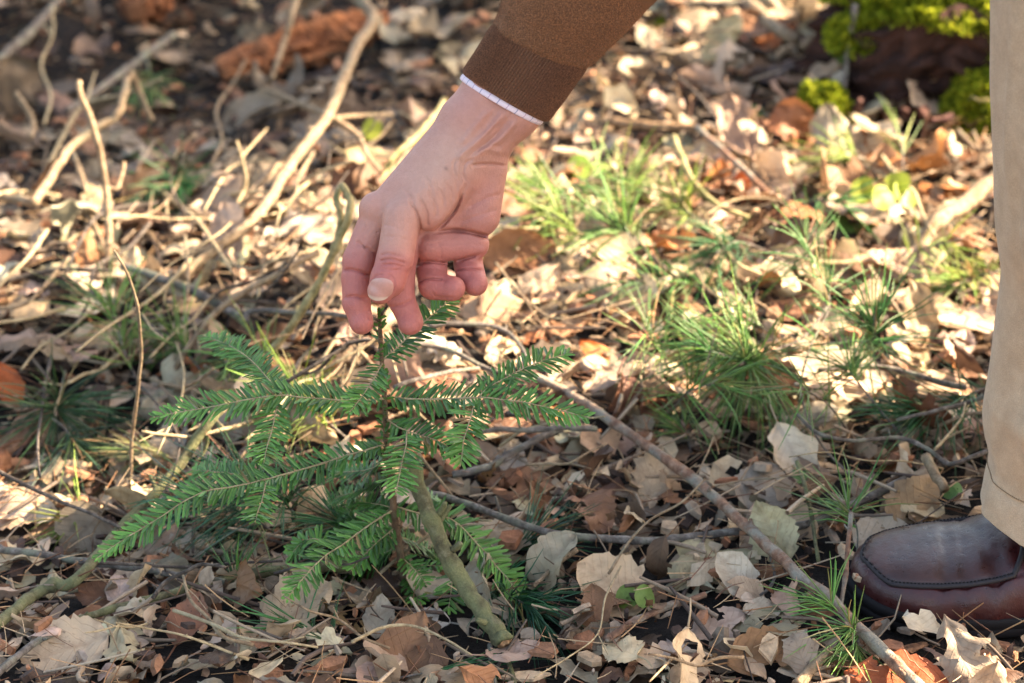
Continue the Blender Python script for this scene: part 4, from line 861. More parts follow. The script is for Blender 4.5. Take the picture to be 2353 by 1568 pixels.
herb(2185, 1145, [(2180, 1130, .02, 50, 0), (2200, 1122, .02, 40, 20)], 'tiny green seedling between shoe and trouser hem', (.12, .26, .08), .006, 98)
def berries(u, v):
    rng = np.random.default_rng(4); b = G(u, v, .02); root = thing('dried_flower', tuple(b), 'small pinkish red flower head near the upright orange leaves', 'flower')
    mb = MB(); g = G(u + 10, v + 30, 0); tube(mb, [g, (g + b) / 2, b], .0012, 5, (.2, .16, .08)); mb.build('stalk', M['green'], root)
    for i in range(14):
        d = rng.standard_normal(3); d /= np.linalg.norm(d); d[2] = abs(d[2]); mb = MB(); p = b + d * .005
        core(mb, p, .007, .006, .006, np.array((.42, .09, .08)) * rng.uniform(.7, 1.4), i, .2, 8, 5); mb.build('petal', M['green'], root)
berries(1915, 405)

# ------------------------------------------------------------------ the person: hand, sleeve, trousers, shoe
TH = float((V(850, 690, -.004) - CAM) @ FWD); HS = .5329 * KW / 2352 * TH
def hand_pt(p):                                                  # hand sketch units (x right, y down, z to the viewer) -> world
    p = np.asarray(p, float); u = 707.1 + .5329 * p[..., 0]; v = .5329 * p[..., 1]
    return CAM + TH * (FWD + RGT * ((u / 2352 - .5) * KW)[..., None] + UPV * (-(v - 784) / 2352 * KW)[..., None]) - FWD * (p[..., 2] * HS)[..., None]

def cone(P, a, b):
    a3, ra = np.array(a[:3], np.float32), a[3]; b3, rb = np.array(b[:3], np.float32), b[3]
    ba = b3 - a3; t = np.clip(((P - a3) @ ba) / (ba @ ba), 0, 1); return np.linalg.norm(P - a3 - t[:, None] * ba, axis=1) - (ra + (rb - ra) * t)
def smin(a, b, k):
    h = np.clip(.5 + .5 * (b - a) / k, 0, 1); return b * (1 - h) + a * h - k * h * (1 - h)
PALM = [((1000, 170, -10, 130), (790, 408, 0, 122)), ((1070, 230, -20, 138), (880, 470, -10, 122)), ((790, 408, 0, 122), (690, 520, 8, 119)), ((880, 470, -10, 122), (775, 590, -15, 112)),
        ((690, 540, 15, 118), (325, 915, 15, 82)), ((730, 600, 0, 105), (430, 960, -25, 80)), ((760, 610, -30, 98), (555, 1000, -60, 76)), ((775, 620, -45, 92), (680, 1000, -90, 74)),
        ((775, 740, -40, 80), (738, 925, -58, 92))]
PAD = [((525, 1062, -30, 66), (715, 1050, -80, 66))]
THUMB = [((690, 660, 45, 84), (412, 948, 108, 80)), ((412, 948, 108, 82), (382, 1120, 140, 77)), ((382, 1120, 140, 77), (352, 1210, 148, 75)), ((352, 1210, 148, 75), (322, 1256, 148, 57))]
THENAR = [((650, 770, 40, 80), (535, 915, 62, 82))]
KNOB = [(232, 1385, 16, 50), (440, 1392, 6, 52), (222, 1135, 12, 69), (628, 1242, 14, 51), (722, 1222, -42, 52), (300, 905, 20, 80), (384, 1128, 147, 73), (215, 1245, 14, 61)]
FING = [[((310, 925, 8, 80), (222, 1120, 10, 70)), ((222, 1120, 10, 70), (208, 1200, 10, 62)), ((208, 1200, 10, 62), (210, 1305, 8, 60)), ((210, 1305, 8, 60), (232, 1392, 4, 50))],
        [((430, 965, -25, 76), (398, 1165, -20, 64)), ((398, 1165, -20, 64), (400, 1285, -12, 60)), ((400, 1285, -12, 60), (445, 1385, -8, 53))],
        [((548, 1030, -60, 68), (530, 1165, -78, 64)), ((530, 1165, -78, 68), (540, 1226, -28, 64)), ((540, 1226, -28, 64), (620, 1245, 8, 53))],
        [((685, 1030, -95, 64), (688, 1135, -118, 60)), ((690, 1135, -118, 64), (702, 1190, -75, 62)), ((702, 1190, -75, 62), (720, 1216, -50, 53))]]
# creases: (points, depth, half width, z range); negative depth raises a tendon or vein
CR = [([(545, 1003), (620, 992), (700, 1000), (795, 1024)], 15, 8, None), ([(665, 830), (645, 890), (600, 950), (545, 1003)], 9, 7, None), ([(690, 790), (668, 840), (655, 880)], 3, 7, None),
      ([(462, 1145), (520, 1128), (612, 1133), (680, 1112), (755, 1090)], 10, 6, None), ([(610, 1128), (618, 1150)], 6, 5, None),
      ([(700, 722), (770, 712), (860, 714)], 6, 5, None), ([(720, 690), (680, 715), (672, 760), (690, 790)], 5, 5, None), ([(640, 690), (632, 740), (660, 800)], 4, 5, None), ([(668, 700), (660, 750), (668, 800)], 3.5, 4, None),
      ([(440, 870), (478, 930), (490, 1000), (478, 1040)], 7, 5, (30, 300)), ([(480, 850), (518, 920), (520, 985)], 4.5, 5, (30, 300)), ([(520, 830), (556, 890), (555, 950)], 3.5, 5, (30, 300)), ([(545, 800), (585, 850), (590, 900)], 3, 5, (30, 300)), ([(590, 790), (622, 830), (628, 870)], 3, 5, (30, 300)),
      ([(322, 1108), (360, 1100), (430, 1118)], 4, 4.5, (60, 300)), ([(316, 1132), (370, 1124), (438, 1142)], 5, 4.5, (60, 300)), ([(322, 1148), (375, 1146), (425, 1158)], 4, 4, (60, 300)), ([(312, 1165), (370, 1170), (415, 1166)], 3, 4, (60, 300)),
      ([(252, 968), (280, 992), (312, 1004)], 3.5, 7, (-200, 80)), ([(212, 1042), (255, 1070), (310, 1110)], 5, 7, (-200, 80)), ([(158, 1168), (200, 1165), (285, 1192)], 7, 5.5, (-200, 90)), ([(160, 1285), (205, 1278), (262, 1290)], 5.5, 5.5, (-200, 90)),
      ([(476, 1220), (515, 1203), (598, 1208)], 8, 5, None), ([(630, 1168), (690, 1158), (760, 1164)], 7, 5, None), ([(540, 1262), (560, 1280), (640, 1282)], 2.5, 4, None), ([(345, 1322), (400, 1316), (460, 1290)], 5, 5.5, (-200, 60)),
      ([(860, 480), (770, 590), (690, 660), (640, 700)], -8, 14, None), ([(905, 525), (825, 612), (735, 672)], -7, 12, None), ([(800, 470), (720, 560), (660, 640)], -5, 14, None), ([(880, 505), (800, 600), (715, 665)], 4, 8, None), ([(345, 1185), (300, 1200), (268, 1258), (276, 1290)], 3, 4, (90, 300)), ([(345, 1185), (375, 1200), (382, 1240), (366, 1276)], 3, 4, (90, 300)), ([(330, 975), (375, 985), (440, 1010)], 2, 5, (60, 300)), ([(335, 1030), (385, 1028), (450, 1045)], 2, 5, (60, 300)), ([(500, 760), (530, 800), (545, 860)], 2.5, 5, (20, 300)), ([(430, 830), (455, 860), (470, 900)], 3, 5, (20, 300)), ([(610, 745), (640, 790), (648, 830)], 3, 5, (20, 300)), ([(478, 1060), (560, 1050), (700, 1050), (770, 1060)], 2, 7, None), ([(560, 1040), (575, 1090), (570, 1125)], 2, 6, None), ([(850, 660), (770, 660), (700, 700)], -3, 10, None), ([(840, 635), (760, 640), (690, 690)], 2.5, 7, None), ([(835, 530), (745, 625), (660, 690)], 3, 7, None),
      ([(690, 900), (760, 860), (835, 835)], 3, 8, None), ([(640, 960), (740, 930), (820, 900)], 2.5, 8, None)]
CRP = [(catmull(np.array(p, float), 6), d * 1.7, w * 1.1, zr) for p, d, w, zr in CR]

def hand_sdf(P, crease=True):
    d = None
    for a, b in PALM:
        q = cone(P, a, b); d = q if d is None else smin(d, q, 46)
    pad = cone(P, *PAD[0]); d = smin(d, pad, 14)
    th = None
    for i, (a, b) in enumerate(THUMB):
        q = cone(P, a, b); th = q if th is None else smin(th, q, 14)
    th = smin(th, cone(P, *THENAR[0]), 44); tip = P - np.array([300, 1235, 185], np.float32)
    web = np.clip((P[:, 1] - 780) / 220, 0, 1); d = smin(d, th, 62 * (1 - web) + 14)
    for ch in FING:
        f = None
        for a, b in ch:
            q = cone(P, a, b); f = q if f is None else smin(f, q, 12)
        base = np.array(ch[0][0][:3], np.float32); near = np.linalg.norm(P - base, axis=1) < 110
        d = np.where(near, smin(d, f, 16), np.minimum(d, f))
    for kx, ky, kz, kr in KNOB: d = smin(d, np.linalg.norm(P - np.array([kx, ky, kz], np.float32), axis=1) - kr, 10)
    if crease:
        near = np.abs(d) < 40
        if near.any():
            Q = P[near]; add = np.zeros(len(Q), np.float32)
            for C, dep, w, zr in CRP:
                lo, hi = C.min(0) - 4 * w, C.max(0) + 4 * w; m = (Q[:, 0] > lo[0]) & (Q[:, 0] < hi[0]) & (Q[:, 1] > lo[1]) & (Q[:, 1] < hi[1]) & (Q[:, 2] > (zr[0] if zr else -70))
                if zr: m &= Q[:, 2] < zr[1]
                if not m.any(): continue
                q = Q[m, :2]; best = np.full(len(q), 1e9); tt = np.zeros(len(q))
                for i in range(len(C) - 1):
                    ab = C[i + 1] - C[i]; t = np.clip(((q - C[i]) @ ab) / (ab @ ab + 1e-9), 0, 1); e = ((q - C[i] - t[:, None] * ab) ** 2).sum(1); k = e < best; best[k] = e[k]; tt[k] = (i + t[k]) / (len(C) - 1)
                add[m] += dep * np.exp(-best / (w * w)) * np.clip(np.sin(np.pi * np.clip(tt, .02, .98)) * 2.2, 0, 1)
            d[near] += add
    return d

def surface_nets(fn, lo, hi, h):
    n = ((np.array(hi) - lo) / h).astype(int) + 1; n = (n + 3) // 4 * 4 + 1
    ax = [lo[i] + h * np.arange(n[i]) for i in range(3)]
    cs = [a[::4] for a in ax]; Cg = np.stack(np.meshgrid(*cs, indexing='ij'), -1).reshape(-1, 3).astype(np.float32)
    Dc = fn(Cg, False).reshape([len(c) for c in cs]); F = np.repeat(np.repeat(np.repeat(Dc, 4, 0), 4, 1), 4, 2)[:n[0], :n[1], :n[2]].astype(np.float32)
    m = np.abs(F) < h * 9; idx = np.argwhere(m); P = np.array(lo, np.float32) + idx.astype(np.float32) * h; out = np.empty(len(P), np.float32)
    for s in range(0, len(P), 300000): out[s:s + 300000] = fn(P[s:s + 300000], True)
    F[m] = out; S = F < 0
    cnt = np.zeros(np.array(F.shape) - 1, np.int8); acc = np.zeros(cnt.shape + (3,), np.float32); ne = np.zeros(cnt.shape, np.int16)
    sl = lambda o: tuple(slice(o[i], F.shape[i] - 1 + o[i]) for i in range(3))
    corners = [(i, j, k) for i in (0, 1) for j in (0, 1) for k in (0, 1)]
    for c in corners:
        for a in range(3):
            if c[a] == 0:
                e = list(c); e[a] = 1; A, B = F[sl(c)], F[sl(e)]; x = (A < 0) != (B < 0); t = np.where(x, A / np.where(x, A - B, 1), 0)
                for b in range(3): acc[..., b] += np.where(x, (t if b == a else c[b]), 0)
                ne += x
    act = ne > 0; vid = np.full(cnt.shape, -1, np.int64); ids = np.argwhere(act); vid[act] = np.arange(len(ids))
    V3 = np.array(lo) + (ids + acc[act] / ne[act][:, None]) * h; faces = []
    for a in range(3):
        b, c = (a + 1) % 3, (a + 2) % 3; A = [slice(None)] * 3; B = [slice(None)] * 3; A[a] = slice(0, -1); B[a] = slice(1, None)
        x = S[tuple(A)] != S[tuple(B)]; q = np.argwhere(x); q = q[(q[:, b] > 0) & (q[:, c] > 0) & (q[:, b] < cnt.shape[b]) & (q[:, c] < cnt.shape[c])]
        def g(db, dc):
            r = q.copy(); r[:, b] -= db; r[:, c] -= dc; return vid[tuple(r.T)]
        f = np.stack([g(1, 1), g(0, 1), g(0, 0), g(1, 0)], 1); inside = S[tuple(A)][tuple(q.T)]; f[~inside] = f[~inside][:, ::-1]; faces.append(f)
    return V3, np.concatenate(faces)

def grad(fn, P, e=1.5):
    g = np.stack([fn(P + np.eye(3, dtype=np.float32)[i] * e) - fn(P - np.eye(3, dtype=np.float32)[i] * e) for i in range(3)], 1); return g / (np.linalg.norm(g, axis=1)[:, None] + 1e-9)

def skin():
    a = NT('skin'); c = a.col(); o = a.obj(); f = a.noise(260, 5, .6, o); g = a.noise(1300, 3, .6, o); h = a.noise(55, 3, .5, o)
    cc = a.mix(.35, c, a.ramp(h, [(.3, (.9, .8, .78)), (.7, (1.08, 1.06, 1.06))]), 'MULTIPLY'); cc = a.mix(.3, cc, a.ramp(f, [(.3, (.82, .74, .72)), (.65, (1.1, 1.1, 1.1))]), 'MULTIPLY')
    a.base(cc); a.rough(.5); a.p.inputs['Specular IOR Level'].default_value = .4
    a.p.inputs['Subsurface Weight'].default_value = .1; a.p.inputs['Subsurface Radius'].default_value = (1.0, .4, .2); a.p.inputs['Subsurface Scale'].default_value = .003
    wv = a.n('TexWave'); wv.inputs['Scale'].default_value = 130; wv.inputs['Distortion'].default_value = 9; wv.inputs['Detail'].default_value = 4; wv.inputs['Detail Scale'].default_value = 2.5; a.l(o, wv.inputs['Vector'])
    a.bump(a.math('ADD', a.math('ADD', a.math('MULTIPLY', f, .8), a.math('MULTIPLY', g, .7)), a.math('MULTIPLY', wv.outputs['Fac'], .12)), .75, .0009); return a.m
M['skin'] = skin()
def simple(name, c, rough, spec=.5):
    a = NT(name); f = a.noise(400, 3, .5, a.obj()); a.base(a.mix(.25, c, a.ramp(f, [(.3, .7), (.7, 1.2)]), 'MULTIPLY')); a.rough(rough); a.p.inputs['Specular IOR Level'].default_value = spec; return a.m
M['nail'] = plain('nail', .3, 0, 500, .15, .5)
def knit():
    a = NT('brown_knit'); o = a.obj(); f = a.noise(900, 3, .7, o); g = a.noise(2600, 2, .6, o); h = a.noise(35, 3, .5, o); c = a.col()
    k = a.ramp(f, [(.34, (.4, .36, .36)), (.5, (1, 1, 1)), (.66, (2.0, 1.8, 1.7))]); cc = a.mix(.8, c, k, 'MULTIPLY'); cc = a.mix(.3, cc, a.ramp(h, [(.3, .75), (.7, 1.25)]), 'MULTIPLY')
    a.base(cc); a.rough(1.0); a.p.inputs['Specular IOR Level'].default_value = .1; a.p.inputs['Sheen Weight'].default_value = .35; a.p.inputs['Sheen Roughness'].default_value = .6
    a.p.inputs['Sheen Tint'].default_value = (.6, .4, .28, 1); a.bump(a.math('ADD', f, g), .8, .0012); return a.m
M['knit'] = knit()
def twill():
    a = NT('beige_twill'); o = a.obj(); w = a.n('TexWave'); w.inputs['Scale'].default_value = 900; w.inputs['Distortion'].default_value = 1.2; w.inputs['Detail'].default_value = 2; a.l(o, w.inputs['Vector'])
    f = a.noise(60, 5, .6, o); g = a.noise(1200, 3, .6, o); c = a.ramp(f, [(.3, (.40, .285, .185)), (.7, (.50, .37, .25))])
    c = a.mix(.10, c, a.ramp(w.outputs['Fac'], [(.2, .55), (.8, 1.2)]), 'MULTIPLY'); c = a.mix(.4, c, a.ramp(g, [(.3, .5), (.7, 1.35)]), 'MULTIPLY')
    a.base(c); a.rough(.95); a.p.inputs['Specular IOR Level'].default_value = .15; a.p.inputs['Sheen Weight'].default_value = .15; a.bump(a.math('ADD', f, g), .5, .0008); return a.m
M['twill'] = twill()
def leather():
    a = NT('oxblood_leather'); o = a.obj(); c = a.col(); f = a.noise(38, 5, .6, o); g = a.noise(900, 3, .6, o); h = a.noise(120, 5, .6, o)
    cc = a.mix(.75, c, a.ramp(f, [(.3, (.35, .33, .45)), (.55, (1, 1, 1)), (.75, (1.5, 1.15, 1.0))]), 'MULTIPLY'); cc = a.mix(.35, cc, a.ramp(h, [(.3, .6), (.7, 1.3)]), 'MULTIPLY')
    a.base(cc); rr = a.ramp(h, [(.3, .22), (.7, .5)]); a.l(rr, a.p.inputs['Roughness']); a.p.inputs['Specular IOR Level'].default_value = .55; a.bump(a.math('ADD', a.math('MULTIPLY', h, 1.0), a.math('MULTIPLY', g, .3)), .5, .0014); return a.m
M['leather'] = leather()
M['rubber'] = simple('black_rubber', (.010, .009, .010), .75, .2); M['stitch'] = simple('dark_stitching', (.016, .012, .015), .7)
M['thread'] = simple('tan_thread', (.24, .16, .09), .8)
M['hair'] = simple('brown_hair', (.08, .05, .03), .6)
def shirt():
    a = NT('pink_shirt'); c = a.col(); f = a.noise(1500, 2, .5, a.obj()); a.base(a.mix(.15, c, a.ramp(f, [(.3, .75), (.7, 1.15)]), 'MULTIPLY')); a.rough(.85); return a.m
M['shirt'] = shirt()

# where the shoe stands
sole_near = G(2150, 1466, .0); YC = sole_near[1] + .052; ZG = float(sole_near[2]); XT = V(1946, 1400, YC)[0]
FOOT = np.array([XT + .17, YC, ZG])
PERSON = thing('person', tuple(FOOT), 'person in brown sweater and beige trousers bending to touch the fir sapling', 'person')

def build_hand():
    Vx, F = surface_nets(hand_sdf, (60, 60, -260), (1250, 1480, 260), 6.0)
    P = Vx.astype(np.float32)
    for _ in range(1): P = P - (hand_sdf(P)[:, None] * grad(hand_sdf, P) * .8).astype(np.float32)
    x, y, z = P.T; base = np.array([.51, .26, .198]); red = np.array([.45, .15, .128]); pale = np.array([.54, .34, .26])
    def blob(cx, cy, r, zlo=-999, zhi=999): return np.exp(-((x - cx) ** 2 + (y - cy) ** 2) / (r * r)) * ((z > zlo) & (z < zhi))
    w = .12 + np.clip((y - 880) / 260, 0, 1) * .85 + .5 * blob(370, 1135, 70, 60) + .6 * blob(430, 1400, 70) + .5 * blob(640, 1240, 60) + .4 * blob(730, 1230, 60) + .4 * blob(230, 1400, 80) + .35 * blob(750, 850, 110)
    w = np.clip(w - .5 * (blob(350, 1000, 120, 60) + blob(375, 1090, 80, 60)), 0, 1)[:, None]; c = base * (1 - w) + red * w
    p2 = (.6 * blob(600, 680, 130) + .4 * blob(480, 800, 130))[:, None]; c = c * (1 - p2) + pale * p2
    mole = np.exp(-((x - 600) ** 2 + (y - 737) ** 2) / 60)[:, None]; c = c * (1 - .5 * mole); mb = MB(); mb.add(hand_pt(P), F, c); o = mb.build('body', M['skin'], PERSON); o['label'] = 'bare right hand and wrist, thumb in front, fingertips at the sapling tip'
    # orientation of faces outwards
    me = o.data; me.update()
    # thumbnail and the rim of skin round it
    def nail(C, ex, ey, a, b, name, curve, zoff=1.6):
        mb = MB(); nu, nv = 12, 10; pts = []; 
        for i in range(nu + 1):
            for j in range(nv + 1):
                s0, t0 = i / nu * 2 - 1, j / nv * 2 - 1; s, t = s0 * (.45 + .55 * math.sqrt(1 - t0 * t0 / 2)), t0 * (.45 + .55 * math.sqrt(1 - s0 * s0 / 2)); k = 1 - .28 * max(0, t) ** 2.5 - .14 * max(0, -t) ** 3
                q = np.array(C[:2]) + np.array(ex) * a * s * k + np.array(ey) * b * (t + (.16 * (1 - s * s) if t > 0 else -.1 * (1 - s * s)) * abs(t)); zc = 260.0
                pts.append((q[0], q[1], zc))
        Pn = np.array(pts, np.float32)
        for _ in range(60): dd = hand_sdf(Pn, False); Pn[:, 2] -= np.clip(dd, -20, 60) * .8
        mid = Pn[:, 2].max(); edge = np.array([max(abs(i / nu * 2 - 1), abs(j / nv * 2 - 1) * .9) for i in range(nu + 1) for j in range(nv + 1)])
        Pn[:, 2] += zoff - 3.2 * np.clip(edge - .86, 0, 1) / .14 * .9; m = nv + 1
        f = [(i * m + j, (i + 1) * m + j, (i + 1) * m + j + 1, i * m + j + 1) for i in range(nu) for j in range(nv)]
        tt = np.array([j / nv for i in range(nu + 1) for j in range(nv + 1)])[:, None]; cn = np.array([.50, .25, .205]) * (1 - .0 * tt); k1 = np.clip((tt - .84) / .08, 0, 1); k0 = np.clip(1 - tt / .22, 0, 1) * .5
        cn = cn * (1 - k1) + np.array([.66, .52, .42]) * k1; cn = cn * (1 - k0) + np.array([.58, .36, .30]) * k0
        mb.add(hand_pt(Pn), f, cn); mb.build(name, M['nail'], o)
    nail((322, 1250), (.97, .10), (-.28, .96), 57, 44, 'thumb_nail', .2, 1.6)
build_hand()

def loft(mb, rings, c=(1, 1, 1), closed_end=(False, False)):
    k = len(rings[0]); n = len(rings); v = np.concatenate(rings); i = np.arange(n - 1)[:, None] * k + np.arange(k)[None]; j = np.arange(n - 1)[:, None] * k + (np.arange(k) + 1) % k
    f = np.stack([i, j, j + k, i + k], -1).reshape(-1, 4).tolist()
    if closed_end[0]: f.append(list(range(k))[::-1])
    if closed_end[1]: f.append([(n - 1) * k + q for q in range(k)])
    mb.add(v, f, c)

def build_sleeve():
    rng = np.random.default_rng(12)
    def ringpx(l, r, dip, bz, seg, grow=0.0, rib=0.0, nrib=140, noise=0.0, seed=0, zc=-8):
        l, r = np.array(l, float), np.array(r, float); c = (l + r) / 2; e = (r - l) / 2; a = np.linalg.norm(e); e /= a; nn = np.array([-e[1], e[0]]); a += grow
        ph = np.arange(seg) / seg * 2 * math.pi; k = 1 + rib / a * np.cos(ph * nrib) + noise * vn(np.cos(ph) * 2 + seed, np.sin(ph) * 2, .8, 91)
        xy = c + (np.cos(ph) * a * k)[:, None] * e + (np.sin(ph) * dip)[:, None] * nn
        return hand_pt(np.concatenate([xy, (zc + np.sin(ph) * (bz + grow) * k)[:, None]], 1))
    EDGE = [((663, 312), (1030, 527)), ((690, 270), (1066, 478)), ((722, 222), (1104, 430)), ((762, 158), (1155, 356)), ((800, 92), (1212, 282)), ((832, 0), (1322, 182)), ((852, -120), (1500, 0)), ((905, -260), (1650, -150))]
    EL = np.array([e[0] for e in EDGE], float); ER = np.array([e[1] for e in EDGE], float); s = np.array([0, 1, 2, 3, 4, 5, 6, 7.0])
    at = lambda t: ([np.interp(t, s, EL[:, 0]), np.interp(t, s, EL[:, 1])], [np.interp(t, s, ER[:, 0]), np.interp(t, s, ER[:, 1])])
    # ribbed cuff: outer wall, then rolled inside
    mb = MB(); seg = 624; R = []
    for t in (0.55, .25, .05): R.append(ringpx(*at(t), 26, 150, seg, -14))
    for t in np.linspace(0, 4.05, 26):
        g = -8 * np.exp(-(t / .08) ** 2) - 7 * np.clip((t - 3.5) / .5, 0, 1); R.append(ringpx(*at(t), 26 + 6 * t, 165 + 6 * t, seg, g, 6.5 * min(1, .1 + t / .3), 104, .014, 1))
    loft(mb, R, (.155, .066, .034)); cuff_mb = mb
    # sleeve body: seam roll then up to the shoulder
    mb = MB(); seg = 160; R = []
    for t in np.linspace(3.93, 6.9, 26):
        puff = 9 * np.clip((t - 3.93) / .12, 0, 1) ** .5; R.append(ringpx(*at(t), 50 + 4 * t, 188 + 16 * (t - 4), seg, puff - 9 + 3 * math.sin(t * 5), 0, 1, .045, 2 + t * .9))
    SR = list(R); cen = R[-1].mean(0); el = cen + np.array([.07, .02, .10]); sh = FOOT + np.array([.02, .13, .98])
    b0 = R[-1] - cen; 
    for t in np.linspace(.15, 1, 5): R.append(cen + (el - cen) * t + b0 * (1 + .06 * t))
    for t in np.linspace(.15, 1, 7): R.append(el + (sh - el) * t + b0 * (1.06 + .12 * t))
    loft(mb, R, (.19, .079, .034), (False, True))
    # torso (above the frame) bent forward from the hips
    hip = FOOT + np.array([.30, .10, .90]); ch = FOOT + np.array([.0, .10, 1.08]); a = np.arange(40) / 40 * 6.283; R = []
    for t in np.linspace(-.1, 1.18, 14):
        p = hip + (ch - hip) * t; ax = (ch - hip) / np.linalg.norm(ch - hip); up = np.cross(ax, [0, 1, 0]); r = (.15 + .035 * math.sin(t * 2.2)) * (1 if t < 1 else math.sqrt(max(.02, 1 - ((t - 1) / .2) ** 2)))
        R.append(p + np.cos(a)[:, None] * np.array([0, 1.25, 0]) * r + np.sin(a)[:, None] * up * r * .8)
    loft(mb, R, (.19, .079, .034), (True, True))
    la = [ch + [0, -.2, 0], FOOT + [.16, -.22, .80], FOOT + [.12, -.07, .66]]; tube(mb, catmull(la, 8), np.linspace(.062, .04, 17), 20, (.19, .079, .034))
    sw = mb.build('sweater', M['knit'], PERSON); sw['label'] = 'brown wool sweater sleeve'
    o = cuff_mb.build('ribbed_cuff', M['knit'], sw)
    fz = MB(); RR = np.array(SR); n = 12000; i0 = rng.integers(0, 25, n); j0 = rng.integers(0, RR.shape[1], n); p = RR[i0, j0] + (RR[i0 + 1, j0] - RR[i0, j0]) * rng.random((n, 1)); cc = RR.mean(1)[i0]; nr = unit(p - cc); t = unit(rng.standard_normal((n, 3)))
    d = unit(nr * rng.uniform(.15, .8, (n, 1)) + t); l = rng.uniform(.0012, .0034, (n, 1)); w = unit(np.cross(d, rng.standard_normal((n, 3)))) * .00007
    v = np.stack([p - w, p + w, p + d * l * .6 + w, p + d * l + nr * -.2 * l, p + d * l * .6 - w], 1).reshape(-1, 3); fz.add(v, np.arange(n * 5).reshape(n, 5), np.repeat(np.array([[.26, .13, .07]]) * rng.uniform(.6, 1.5, (n, 1)), 5, 0))
    tag(fz.build('wool_fuzz', M['knit'], sw, smooth=False), kind='stuff')
    # head and hair, out of the picture
    hc = ch + np.array([-.22, 0, .05]); mb = MB()
    for (mm, sc, off, nm) in (('skin', 1.0, 0, 'head'), ('hair', 1.06, .02, 'hair')):
        mb = MB(); core(mb, hc + [off, 0, off - .05], .085 * sc, .075 * sc, .16 * sc, (.5, .32, .24) if nm == 'head' else (.08, .05, .03), 3, .06, 24, 14); mb.build(nm, M[mm], PERSON)
    mb = MB(); tube(mb, [ch, hc], [.06, .055], 16, (.5, .32, .24)); mb.build('neck', M['skin'], PERSON)
    # shirt cuff with fine check lines
    mb = MB(); seg = 420; R = []
    for l, r, g in (((690, 262), (1056, 474), -16), ((664, 306), (1028, 520), -9), ((656, 320), (1018, 532), -3), ((650, 333), (1006, 541), -3), ((653, 337), (1002, 542), -7), ((690, 290), (1034, 496), -20)):
        R.append(ringpx(l, r, 25, 160, seg, g - 3))
    base = np.array([.74, .60, .64]); C = np.tile(base, (seg, 1)); ph = np.arange(seg)
    for q, cc in ((0, (.42, .22, .34)), (15, (.10, .12, .26))):
        m = (ph % 30) == q; C[m] = cc
    loft(mb, R, np.tile(C, (len(R), 1))); o = mb.build('shirt_cuff', M['shirt'], PERSON); o['label'] = 'thin band of pink checked shirt cuff at the wrist'
build_sleeve()

